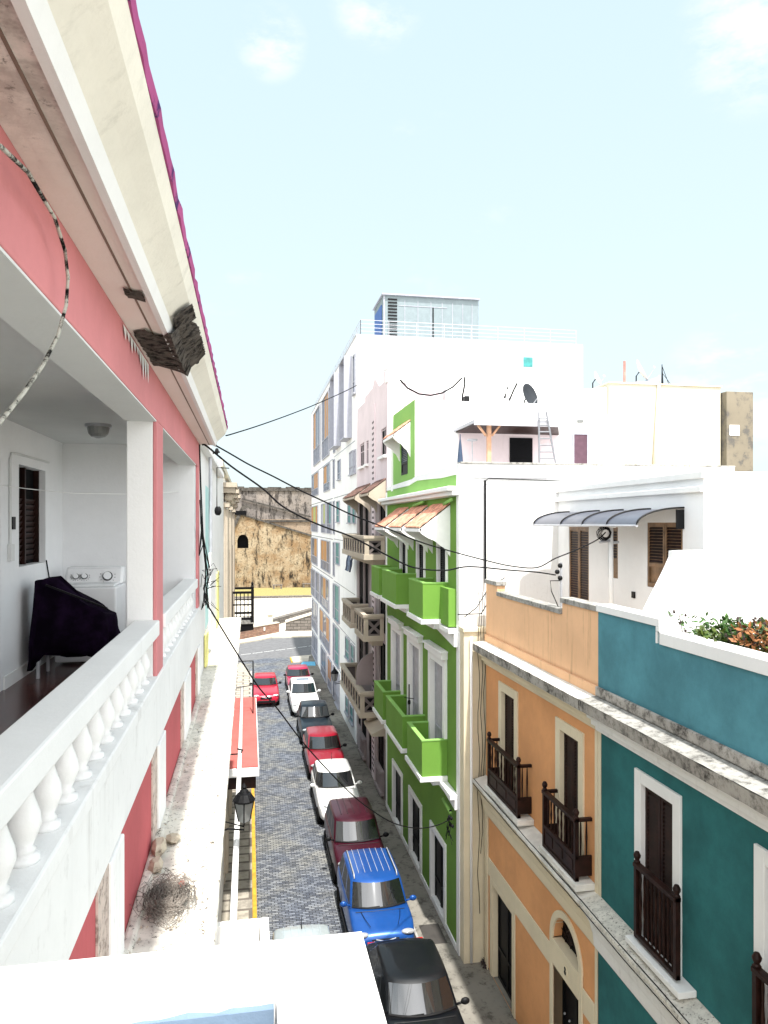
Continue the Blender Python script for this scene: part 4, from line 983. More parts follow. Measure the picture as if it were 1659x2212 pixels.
for a in ((36.6, 37.4, 17.65, 19.6, 'bluegrey'), (42.7, 44.0, 13.7, 14.85, 'bluegrey'), (37.4, 38.7, 13.65, 14.85, 'lavender'), (36.5, 37.1, 13.65, 14.8, 'lavender'),
          (43.2, 44.6, 11.2, 12.45, 'tealglass'), (38.2, 39.4, 11.15, 12.35, 'tealglass'), (36.6, 37.6, 11.15, 12.25, 'tealglass'), (43.2, 45.0, 8.7, 9.98, 'tealglass'),
          (43.3, 45.5, 5.25, 7.4, 'tealglass'), (43.4, 45.4, 2.6, 4.85, 'tealglass'), (38.8, 40.4, 3.85, 4.95, 'tealglass'), (37.0, 38.2, 3.85, 4.9, 'tealglass'), (39.2, 40.3, .85, 1.75, 'tealglass'), (37.3, 38.5, .85, 1.7, 'tealglass'), (43.3, 45.2, .2, 2.2, 'grey')): small_window(*a)
m = MB(); BS = Fr('-y', BY0)
m.box(BS, 13.9, 14.5, 19.15, 19.75, .002, .05); gw = m.build('window', 'grey', w); MB().box(BS, 13.95, 14.45, 19.2, 19.7, .051, .056).build('pane', 'tealglass', gw)
q = on_y(991, 796, 36.35); m = MB(); m.box(BS, q.x-.18, q.x+.18, q.z-.2, q.z+.2, .002, .08); m.build('vent_grille', 'grey', w)
m = MB(); q = on_y(905, 810, 36.35); m.box(BS, q.x-.15, q.x+.12, q.z-.3, q.z+.25, .002, .06); m.build('hatch', 'ceiling', w)
m = MB(); m.wb(8.1, 14.1, 30, BY0-.01, 12, 17.25); m.build('lower_wing', 'white_worn', w)
m = MB(); m.tube([on_y(958, 752, 36.2), on_y(1005, 744, 36.2), on_y(1005, 768, 36.2)], .02, 5); m.tube([on_y(987, 730, 36.2), on_y(988, 770, 36.2)], .03, 5); m.build('roof_pipe', 'grey', w)
# penthouse
t = w
PH = Fr('-y', 40.5); px0, px1, pz0, pz1 = 7.35, 12.85, BZ+.11, 23.8
m = MB(); m.wb(px0, px1, 40.501, 43.5, pz0, pz1); m.build('penthouse', 'penthouse', t)
m = MB(); m.wb(px0-.1, px1+.05, 40.35, 43.6, pz1, pz1+.07); m.box(PH, px0+.0, px0+.06, pz0, pz1, .002, .03)
for a in (8.55, 9.3, 10.05, 10.7, 11.3, 11.9, 12.45): m.box(PH, a, a+.025, pz0, pz1-.25, .002, .02)
m.box(PH, 8.2, 11.0, pz1-.55, pz1-.52, .002, .02); m.build('penthouse_frame', 'grey', t)
m = MB()
for k in range(17): m.box(PH, 7.6, 8.12, pz0+.1+k*.18, pz0+.18+k*.18, .002, .04)
m.build('louvre_panel', 'black', t)
m = MB(); m.box(PH, 10.15, 10.22, pz0, pz1-.55, .022, .03); m.build('door_gap', 'black', t)
m = MB(); m.box(Fr('-x', px0), 41.0, 43.2, pz0+.1, pz1-.4, .002, .04); m.build('blue_panel', 'blue_panel', t)
def railing(pts, z0, h, parent, n=4):
    m = MB()
    for a, b in zip(pts, pts[1:]):
        a, b = Vector((*a, z0)), Vector((*b, z0)); L = (b-a).length; k = max(1, int(L/1.3))
        for i in range(k+1): p = a.lerp(b, i/k); m.tube([p, p+Vector((0, 0, h))], .018, 5)
        for j in range(n): dz = Vector((0, 0, h*(j+1)/n)); m.tube([a+dz, b+dz], .014, 5)
    m.build('roof_railing', 'steel', parent)
railing([(5.5, 62.5), (5.5, 36.7), (17, 36.7)], BZ+.1, .75, t)
# ================================================================== BACKGROUND HOUSES ON THE RIGHT
c = thing('cream_house', 'tall plain cream house with a rust streaked pipe behind the white terrace', 'house', (16, 29, 0))
m = MB(); m.wb(13.4, 18.05, 26, 36, 0, 16.4); m.build('wall', 'pale_cream', c)
m = MB(); m.wb(13.35, 18.1, 25.95, 36, 16.4, 16.45); m.build('coping', 'cream', c)
m = MB(); m.tube([(15.4, 25.93, 16.5), (15.1, 25.93, 12)], .055, 8); m.tube([(15.4, 25.9, 16.75), (15.4, 25.9, 16.4)], .03, 6); m.build('pipe', 'cream', c, smooth=True)
c = thing('white_annex', 'white annex with a purple door between the pergola and the cream house', 'house', (12, 27, 0))
m = MB(); m.prism([(10.5, 25.9, 0), (13.38, 25.9, 0), (13.38, 36, 0), (10.5, 36, 0)], (0, 0, 15.2)); m.prism([(10.55, 29, 15.2), (13.38, 26.2, 15.2), (13.38, 36, 15.2), (10.55, 36, 15.2)], (0, 0, 1.1)); m.build('wall', 'white', c)
m = MB(); AF = Fr('-y', 25.9); m.box(AF, 11.9, 12.42, 12.3, 14.42, .002, .05); dd = m.build('door', 'purple', c); m = MB(); m.box(AF, 11.84, 11.9, 12.3, 14.48, .002, .07); m.box(AF, 12.42, 12.48, 12.3, 14.48, .002, .07); m.box(AF, 11.9, 12.42, 14.42, 14.48, .002, .07); m.build('door_frame', 'grey', dd)
m = MB(); m.tube([(12.05, 25.88, 14.95), (12.25, 25.8, 14.95)], .09, 8); m.build('wall_lamp', 'frost', c)
c = thing('weathered_tower', 'weathered grey and tan chimney tower with a small square opening', 'chimney', (18.7, 26.5, 0))
m = MB(); m.wb(18.1, 19.25, 25.7, 27, 0, 16.2); m.build('shaft', 'weathered', c, bevel=.02)
m = MB(); m.wb(18.22, 18.64, 25.68, 25.699, 14.5, 14.9); m.build('opening', 'white_trim', c)
dish(on_y(1288, 818, 27), .28, 'dish_white', 'small pale satellite dish on the far roof left of the rusty pipe', 0, (.7, -.6, .4))
dish(on_y(1382, 803, 27), .48, 'dish_white', 'large pale satellite dish on the cream roof right of the rusty pipe', 0, (.75, -.5, .45))
m = MB(); q = on_y(1349, 780, 27); m.tube([(q.x, 27, 16.47), (q.x, 27, q.z)], .05, 8); m.tube([(q.x-.5, 27, 16.5), (q.x+.25, 27, 16.5)], .02, 5)
single('rusty_vent_pipe', m, 'rust', 'rusty upright vent pipe on the cream roof', 'pipe')
m = MB(); q = on_y(1431, 790, 27); m.tube([(q.x, 27, 16.47), (q.x-.02, 27, q.z+.05)], [.05, .015], 6); m.tube([(q.x+.35, 27, 16.47), (q.x, 27, q.z-.05)], .012, 5); m.tube([(q.x+.2, 26.6, 16.47), (q.x, 27, q.z-.3)], .01, 5); m.ball((q.x, 27, 16.55), .08, .08, .1, 8, 6)
single('roof_mast', m, 'black', 'slim dark aerial mast with stay wires on the cream roof', 'mast')
m = MB(); m.wb(14.85, 15.75, 26.6, 27.4, 16.471, 16.65); m.prism([(15.3, 26.6, 16.66), (15.75, 26.6, 16.66), (15.75, 26.6, 16.85)], (0, .6, 0))
single('roof_equipment', m, 'lavender', 'low grey equipment box at the foot of the large pale dish', 'roof equipment')
c = thing('blue_roof_shed', 'small blue grey roof shed showing at the corner of the white block', 'shed', (13, 40, 12))
m = MB(); m.prism([(17.0, 40, 16), (19.5, 40, 16), (19.5, 40, 18.75), (17.0, 40, 18.75)], (0, 3, 0)); m.build('wall', 'blue_panel', c)

# ================================================================== WHITE TERRACE HOUSE WITH SHUTTERS
c = thing('white_terrace_house', 'white house with brown shuttered doors opening onto the roof terrace', 'house', (12, 15, 8.3))
WX = 7.9; WF = Fr('-x', WX)
wo = [(16.35, 17.45, 8.35, 11.02), (14.95, 15.4, 9.9, 11.02), (12.5, 13.75, 9.83, 11.12)]
m = MB(); m.facade(WF, 11.86, 18.115, 8.3, 11.9, wo, .07); m.build('front_wall', 'int_wall', c)
m = MB(); m.wb(WX+.001, 18, 11.86, 12.1, 8.3, 11.9); m.wb(WX+.4, 18, 12.11, 18.1, 11.6, 11.89); m.build('side_wall', 'white_worn', c)
m = MB(); m.box(WF, 11.8, 18.115, 11.66, 11.76, .002, .1); m.box(WF, 11.78, 18.115, 11.9, 12.02, -.3, .08); m.wb(WX+.301, 18, 11.78, 12.15, 11.901, 12.02); m.build('cornice', 'white', c, bevel=.01)
for o in wo: leaf_door(WF, *o, -.04, c, 'mid_wood', 'dark_wood', name='shutter', leaves=2 if o[1]-o[0] > .5 else 1)
# curved smoke awning
aw = MB(); rows = []
for k in range(13):
    t_ = k/12; n_ = .95*math.sin(t_*math.pi/2); z_ = 11.38-.32*(1-math.cos(t_*math.pi/2))
    rows.append([WF(12.45, z_, n_), WF(15.8, z_, n_), WF(17.45, z_, n_)])
aw.loft(rows, cap=False, closed=False); a_ = aw.build('awning', 'poly', c, smooth=True)
for y in (12.45, 13.6, 14.7, 15.8, 17.42):
    m = MB(); m.tube([WF(y, 11.395-.32*(1-math.cos(k/12*math.pi/2)), .005+.95*math.sin(k/12*math.pi/2)) for k in range(13)], .018, 6); m.build('awning_rib', 'black', a_)
m = MB(); m.tube([WF(12.45, 11.06, .95), WF(17.45, 11.06, .95)], .025, 6); m.build('awning_rail', 'steel', a_)
m = MB(); m.poly(WF, [(12.44, 11.36), (12.44, 11.0), (12.47, 11.0), (12.47, 11.36)], 0.002, .16); m.build('awning_arm', 'black', a_)
m = MB(); m.box(WF, 14.2, 14.32, 9.55, 9.68, .002, .03); m.build('socket_box', 'black', c)
# terrace floor and stair wall
m = MB(); m.wb(5.95, 18, 3.0, 17.7, 8.2, 8.3); m.build('terrace_floor', 'plaza', c)
sw = MB(); P = [on_y(x, y, 11.4) for x, y in ((1392, 1330), (1400, 1312), (1440, 1232), (1452, 1205), (1453, 1190), (1476, 1189))]
pts = [(p.x, p.z) for p in P]; pts = [(pts[0][0], 8.3)]+pts+[(13, pts[-1][1]), (13, 8.3)]
sw.poly(Fr('-y', 11.4), pts, -.12, 0); m = sw
single('stair_parapet', m, 'white', 'white sloping stair parapet wall on the roof terrace hiding the right shutter', 'wall')
m = MB(); m.tube([on_y(1394, 1328, 11.38), on_y(1402, 1312, 11.38), on_y(1442, 1232, 11.38), on_y(1455, 1204, 11.38)], .018, 6)
single('stair_handrail', m, 'steel', 'thin grey rail along the edge of the white stair parapet', 'rail')
t = thing('terrace_mast', 'white mast with round antenna and coiled cable in front of the shutters', 'mast', (7.35, 14.2, 8.3))
m = MB(); m.tube([(7.35, 14.2, 8.3), (7.35, 14.2, 11.15)], .05, 8); m.build('pole', 'white_trim', t, smooth=True)
m = MB(); m.ball((7.33, 14.1, 11.15), .16, .06, .15, 12, 8); m.build('antenna', 'white_trim', t, smooth=True)
m = MB(); r = random.Random(3)
for k in range(6): m.tube([(7.13+.15*math.cos(a*.7+k)*(.6+k*.1), 14.0+.05*k*.3, 10.9+.15*math.sin(a*.7+k)*(.6+k*.08)) for a in range(10)], .008, 4)
m.build('coiled_cable', 'cable', t)
m = MB(); m.tube([(7.35, 14.2, 10.75), (7.05, 14.1, 10.72)], .03, 6); m.tube([(7.35, 14.2, 10.7), (7.5, 14.15, 10.72)], .03, 6); m.build('insulator', 'steel', t)

# ================================================================== ORANGE AND TEAL HOUSES
OX = 5.8; O = Fr('-x', OX)
def cornice(y0, y1, parent, front, top):
    m = MB(); m.box(O, y0, y1, 7.62, 7.72, .002, .06); m.box(O, y0, y1, 7.721, 7.84, .002, .14); m.box(O, y0, y1, 7.841, 7.93, .002, .22); m.build('cornice_moulding', 'cream' if front == 'o' else 'white_worn', parent, bevel=.02)
    rows = []; r = random.Random(int(y0*10)); n = 50; m = MB()
    for k in range(n+1):
        y = y0+(y1-y0)*k/n; j = r.uniform(-.012, .008)
        rows.append([O(y, 7.931, .002), O(y, 7.931, .24), O(y, 7.96, .34+j), O(y, 8.15+r.uniform(-.01, .005), .36+j)])
    m.loft(rows, cap=False, closed=False); cm = m.build('cornice', 'cornice_dirty', parent)
    m = MB(); rows = []
    for k in range(n+1):
        y = y0+(y1-y0)*k/n; rows.append([O(y, 8.152+r.uniform(-.004, .004), .355), O(y, 8.17+r.uniform(-.006, .006), .2), O(y, 8.2, .002)])
    m.loft(rows, cap=False, closed=False); m.build('cornice_top', top, cm)
def balustrade(a0, a1, z0, z1, dep, parent, panel=True, nsp=9):
    m = MB(); t = .07
    m.box(O, a0, a1, z0, z0+.07, dep-.06, dep)
    zs0 = z0+.07
    if panel:
        zs0 = z0+.42; m.box(O, a0+t, a1-t, z0+.07, z0+.40, dep-.045, dep-.02); m.box(O, a0, a1, z0+.37, z0+.43, dep-.06, dep)
        for k in range(3): 
            c0 = a0+t+(a1-a0-2*t)*k/3+.06; c1 = a0+t+(a1-a0-2*t)*(k+1)/3-.06; m.box(O, c0, c1, z0+.13, z0+.32, dep-.02, dep-.008)
        for s in (a0, a1-t): m.box(O, s+.015, s+t-.015, z0+.07, z0+.42, .003, dep-.06); m.box(O, s, s+t, z1-.06, z1, .003, dep-.081)
    b = m.build('balustrade', 'dark_wood', parent, bevel=.006)
    MB().box(O, a0, a1, z1-.06, z1, dep-.08, dep+.02).build('handrail', 'dark_wood', b, bevel=.006)
    for s in (a0, a1-t):
        m = MB(); m.box(O, s, s+t, z0, z1+.02, dep-.07, dep+.001); q = O(s+t/2, z1+.02, dep-.035); m.lathe(q, [(.045, 0), (.03, .02), (.05, .06), (.055, .09), (.03, .14), (.001, .15)], 10); m.build('newel_post', 'dark_wood', b)
    m = MB(); n = nsp
    for k in range(1, n):
        a = a0+t/2+(a1-a0-t)*k/n; q = O(a, zs0, dep-.035); hh = z1-.06-zs0; m.lathe(q, [(.012, 0), (.02, hh*.15), (.014, hh*.3), (.024, hh*.5), (.014, hh*.7), (.02, hh*.85), (.012, hh)], 6)
    if panel:
        for s in (a0+t/2, a1-t/2):
            for k in range(1, 3): q = O(s, zs0, dep*k/3-.01); m.lathe(q, [(.012, 0), (.022, hh*.5), (.012, hh)], 6)
    m.build('spindle', 'dark_wood', b)
YS = 11.66
oh = thing('orange_house', 'orange house with cream trim, mildewed cornice and dark wooden balconettes', 'house', (9, 14.6, 0))
oo = [(15.62, 16.46, 4.92, 7.21), (12.37, 13.17, 4.92, 7.21)]
og = [(15.78, 17.12, .16, 2.38), (12.42, 13.38, .16, 2.55)]
m = MB(); m.facade(O, YS, 17.66, 4.85, 7.62, oo, 0); m.build('wall', 'orange', oh)
# ground floor, with a true arched fanlight opening
aa0, aa1, az = 12.34, 13.5, 3.12; ac = (aa0+aa1)/2; ar = (aa1-aa0)/2
m = MB(); xs = [aa0+(aa1-aa0)*k/14 for k in range(15)]
m.facade(O, aa1, 17.66, 0, 4.0, [og[0]], 0); m.facade(O, YS, aa0, 0, 4.0, [], .2)
for p, q in zip(xs, xs[1:]):
    zp = az+math.sqrt(max(0, ar*ar-(p-ac)**2))*1.02; zq_ = az+math.sqrt(max(0, ar*ar-(q-ac)**2))*1.02
    m.quad(O(p, zp), O(q, zq_), O(q, 4.0), O(p, 4.0)); m.quad(O(p, zp), O(q, zq_), O(q, zq_, -.2), O(p, zp, -.2))
m.build('ground_wall', 'orange', oh)
m = MB()
ring = []
for k in range(19):
    a = math.pi*k/18
    ring.append([O(ac+(ar+e)*math.cos(a), az+(ar+e)*1.02*math.sin(a), n) for e, n in ((.0, -.15), (.0, .04), (.13, .04), (.13, .003))])
m.loft(ring, cap=False)
m.box(O, aa0-.13, aa0, .15, az, .003, .04); m.box(O, aa1, aa1+.13, .15, az, .003, .04)
m.box(O, aa0, aa1, 2.62, 3.10, -.2, .045)
m.box(O, aa1+.131, 17.5, 2.50, 2.92, .003, .03); m.box(O, YS+.1, aa0-.131, 2.5, 2.92, .003, .03)
m.box(O, 17.15, 17.3, .15, 2.499, .003, .03); m.box(O, 15.58, 15.76, .15, 2.499, .003, .03); m.box(O, 17.45, 17.66, 0, 4.0, .004, .045); m.box(O, YS, YS+.09, .15, 7.6, .003, .02)
m.box(O, 15.76, 17.15, 2.38, 2.499, .003, .03)
m.build('stone_trim', 'cream', oh, bevel=.008)
m = MB(); m.poly(O, [(aa0, 3.0), (aa1, 3.0)]+[(ac+ar*math.cos(math.pi*k/16), az+ar*1.02*math.sin(math.pi*k/16)) for k in range(17)], -.19, -.16); fl = m.build('fanlight', 'dark', oh)
m = MB()
for k in range(1, 10): a = math.pi*k/10; m.tube([O(ac+.12*math.cos(a), az+.0+.12*math.sin(a), -.14), O(ac+ar*math.cos(a), az+ar*1.02*math.sin(a), -.14)], .010, 5)
for rr_ in (.13, .36): m.tube([O(ac+rr_*math.cos(math.pi*k/16), az+rr_*math.sin(math.pi*k/16), -.135) for k in range(17)], .010, 5)
m.build('fanlight_bars', 'dark_wood', fl)
surround(O, 15.8, 17.10, .16, 2.36, .019, .02, oh, 'cream', back=-.2); leaf_door(O, 15.8, 17.10, .16, 2.36, -.14, oh, 'black'); leaf_door(O, aa0, aa1, .16, 2.62, -.2, oh, 'black')
m = MB()
for r0, z in ((0, .7), (0, 1.2), (0, 1.7)):
    for k in range(5): m.ball(O(aa0+.14+k*.22, z, -.16), .025, .025, .025, 6, 4)
m.build('door_stud', 'steel', oh)
q = O(12.86, 2.84, .046); m = MB(); m.lathe(q, [(.001, -.012), (.095, -.012), (.095, 0), (.001, 0)], 20, 'x'); pl = m.build('number_plaque', 'cream', oh)
m = MB(); m.lathe(O(12.86, 2.875, .06), [(.022, -.002), (.036, -.002), (.036, .002), (.022, .002)], 14, 'x'); m.lathe(O(12.86, 2.805, .06), [(.026, -.002), (.042, -.002), (.042, .002), (.026, .002)], 14, 'x'); m.build('plaque_numeral', 'blackplastic', pl)
for i, o in enumerate(oo):
    leaf_door(O, *o, -.09, oh, 'dark_wood', 'dark_wood'); surround(O, *o, .2, .035, oh, 'cream', back=-.14)
balustrade(14.62, 16.6, 4.98, 6.08, .32, oh); balustrade(11.86, 13.3, 4.98, 6.05, .32, oh)
boxes('balcony_slab', 'ledge_white', oh, O, [(14.5, 16.7, 4.86, 4.975, .002, .36), (11.75, 13.4, 4.86, 4.975, .002, .36)], bevel=.01)
def ledge(y0, y1, parent, mat):
    m = MB(); rows = []; r = random.Random(int(y0)); n = 50
    for k in range(n+1):
        y = y0+(y1-y0)*k/n; j = r.uniform(-.008, .006)
        rows.append([O(y, 4.85, .002), O(y, 4.80+r.uniform(-.004, .004), .2), O(y, 4.76, .345+j), O(y, 4.70, .35+j)])
    m.loft(rows, cap=False, closed=False); m.build('ledge', mat, parent)
    m = MB(); m.loft([[O(y, 4.699, .345), O(y, 4.62, .30), O(y, 4.40, .16), O(y, 4.25, .12), O(y, 4.2, .10), O(y, 4.0, .08), O(y, 3.94, .05), O(y, 3.94, .002)] for y in (y0, y1)], cap=False, closed=False); m.build('ledge_cove', 'cream' if mat == 'ledge_white' else 'white_worn', parent, smooth=False)
    m = MB(); m.tube([O(y0+(y1-y0)*k/12, 4.775+.008*math.sin(k*2.2), .318) for k in range(13)], .009, 5); m.tube([O(y0+(y1-y0)*k/12, 4.66+.012*math.sin(k*1.7), .345) for k in range(13)], .008, 5); m.build('ledge_cable', 'cable', parent)
ledge(YS, 17.66, oh, 'ledge_white')
cornice(YS, 17.66, oh, 'o', 'ledge_white')
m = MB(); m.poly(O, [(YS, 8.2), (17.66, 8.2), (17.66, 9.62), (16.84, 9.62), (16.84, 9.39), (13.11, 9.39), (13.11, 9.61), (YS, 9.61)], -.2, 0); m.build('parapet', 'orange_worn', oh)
m = MB()
for a0, a1, z in ((16.8, 17.68, 9.621), (13.15, 16.799, 9.391), (YS, 13.149, 9.611)): m.box(O, a0, a1, z, z+.10, -.23, .035)
m.build('parapet_cap', 'cornice_top', oh, bevel=.01)
m = MB(); m.box(O, YS, 17.66, 8.18, 8.36, .002, .05); m.build('parapet_base', 'orange_worn', oh, bevel=.02)
m = MB(); m.wb(OX+.3, 18, YS, 17.7, 0, 8.19); m.build('inner_wall', 'cream', oh)
th = thing('teal_house', 'teal house with white trim and dark balustrades in the right foreground', 'house', (9, 7, 0))
to = [(9.37, 10.22, 4.88, 7.21), (6.55, 7.51, 4.88, 7.21)]
TY0 = 2.0
m = MB(); m.facade(O, TY0, YS-.001, 4.85, 7.62, to, 0); m.facade(O, TY0, YS-.001, .9, 3.94, [(8.6, 9.9, .9, 2.7), (5.5, 6.8, .9, 2.7)], .2); m.build('wall', 'teal', th)
m = MB(); m.box(O, TY0, YS-.002, 0, .9, -.3, .02); m.build('base_course', 'cream', th)
for a in ((8.6, 9.9), (5.5, 6.8)): leaf_door(O, a[0], a[1], .9, 2.7, -.15, th, 'dark_wood', name='door')
m = MB(); m.box(O, YS-.12, YS-.01, 4.85, 7.61, .002, .012); m.build('edge_strip', 'cream', th)
for o in to: leaf_door(O, *o, -.07, th, 'dark_wood', 'dark_wood'); surround(O, *o, .18, .04, th, 'white', back=-.12)
balustrade(9.02, 10.12, 5.0, 6.1, .2, th, False, 10); balustrade(6.4, 7.5, 5.0, 6.1, .2, th, False, 10)
boxes('balcony_slab', 'white_worn', th, O, [(8.85, 10.25, 4.86, 4.95, .002, .27), (6.25, 7.65, 4.86, 4.95, .002, .27)], bevel=.01)
ledge(TY0, YS-.002, th, 'ledge'); cornice(TY0, YS-.002, th, 't', 'cornice_top')
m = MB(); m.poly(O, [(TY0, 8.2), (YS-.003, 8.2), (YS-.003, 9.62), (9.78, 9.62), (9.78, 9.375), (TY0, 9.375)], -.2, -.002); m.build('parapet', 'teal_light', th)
m = MB(); m.box(O, 9.70, YS-.003, 9.621, 9.74, -.25, .04); m.box(O, TY0, 9.699, 9.376, 9.55, -.3, .04); m.box(O, 9.70, 9.80, 9.551, 9.62, -.249, .038); m.box(O, 9.785, 9.80, 9.376, 9.55, -.249, .038); m.build('parapet_cap', 'white', th, bevel=.01)
m = MB(); m.box(O, TY0, YS-.004, 8.201, 8.36, .0, .06); m.build('parapet_base', 'cornice_dirty', th, bevel=.02)
m = MB(); m.wb(OX+.3, 18, TY0, YS-.01, 0, 8.19); m.build('inner_wall', 'white', th)
# insulator post on the orange parapet
t = thing('insulator_post', 'short post with cable insulators on the orange house parapet', 'post', (5.9, 13.15, 9.6))
q = on_x(1210, 1250, 5.9); m = MB(); m.tube([(5.92, q.y, 9.4), (5.92, q.y, 10.35)], .022, 6); m.build('pole', 'steel', t)
m = MB()
for k in range(3): m.ball((5.9-.06*(k % 2), q.y, 10.05+k*.12), .05, .05, .05, 8, 6)
m.tube([(5.92, q.y, 10.0), (5.7, q.y, 10.0), (5.72, q.y, 9.8), (5.86, q.y, 9.5)], .01, 5); m.build('insulator', 'black', t)
INS = Vector((5.92, q.y, 10.2))
# plants behind the teal parapet
def shrub(x, y, z0, h, nl, lab, mats, stalks, seed):
    t = thing('terrace_shrub', lab, 'shrub', (x, y, z0), 'shrubs on the roof terrace'); r = random.Random(seed)
    st = MB(); lf = MB()
    for s in range(stalks):
        a = r.uniform(0, 6.3); lean = r.uniform(.05, .25); top_ = Vector((x+math.cos(a)*lean*1.6, y+math.sin(a)*lean*1.6, z0+h*r.uniform(.7, 1.05)))
        b0 = Vector((x+r.uniform(-.12, .12), y+r.uniform(-.18, .18), z0)); mid = b0.lerp(top_, .5)+Vector((r.uniform(-.04, .04), r.uniform(-.04, .04), 0))
        st.tube([b0, mid, top_], [.013, .010, .006], 4)
        for k in range(9):
            p = b0.lerp(top_, .45+.06*k); e = p+Vector((r.uniform(-.1, .1), r.uniform(-.1, .1), r.uniform(.02, .1))); st.tube([p, e], .005, 3)
            for q in range(2): c = e+Vector((r.uniform(-.02, .02), r.uniform(-.02, .02), r.uniform(-.02, .02))); st.ball(c, .018, .018, .022, 5, 4)
    for k in range(nl):
        a = r.uniform(0, 6.3); rad = .32*math.sqrt(r.random()); c = Vector((x+rad*math.cos(a), y+1.2*rad*math.sin(a), z0+h*(.5+.42*r.random())))
        dr = Vector((r.uniform(-1, 1), r.uniform(-1, 1), r.uniform(-.2, .9))).normalized(); sd = dr.cross(Vector((r.uniform(-1, 1), r.uniform(-1, 1), 1))).normalized(); L = r.uniform(.06, .13)
        lf.add([c, c+dr*L*.5+sd*L*.24, c+dr*L, c+dr*L*.5-sd*L*.24], [(0, 1, 2, 3)])
    st.build('stem', 'drystem', t)
    if nl: lf.build('foliage', mats, t)
zt = 8.3
sp = [(6.35, 10.35, .80, 0, 'sparse dry stalk plant furthest left behind the white parapet cap', 'leaf', 2), (6.4, 9.85, .95, 60, 'thin weed with dark seed heads near the step of the parapet cap', 'leaf', 3), (6.45, 9.35, .88, 420, 'compact bright green shrub behind the white parapet cap', 'leaf', 2), (6.5, 8.85, .98, 520, 'largest dark green shrub with tall seed stalks on the terrace', 'leaf', 5), (6.45, 8.45, .98, 300, 'orange tinted shrub behind the white parapet cap', 'flower', 4), (6.3, 9.05, .84, 300, 'low lime green shrub in front of the largest dark green one', 'leaf2', 1), (6.6, 8.2, 1.05, 320, 'lime and rust coloured shrub at the right edge of the terrace', 'leaf2', 5)]
for i, (x, y, hh, nl, lab, mt, sk) in enumerate(sp): shrub(x, y, zt+.1, hh+.52, int(nl*1.7), lab, mt, sk, 40+i)
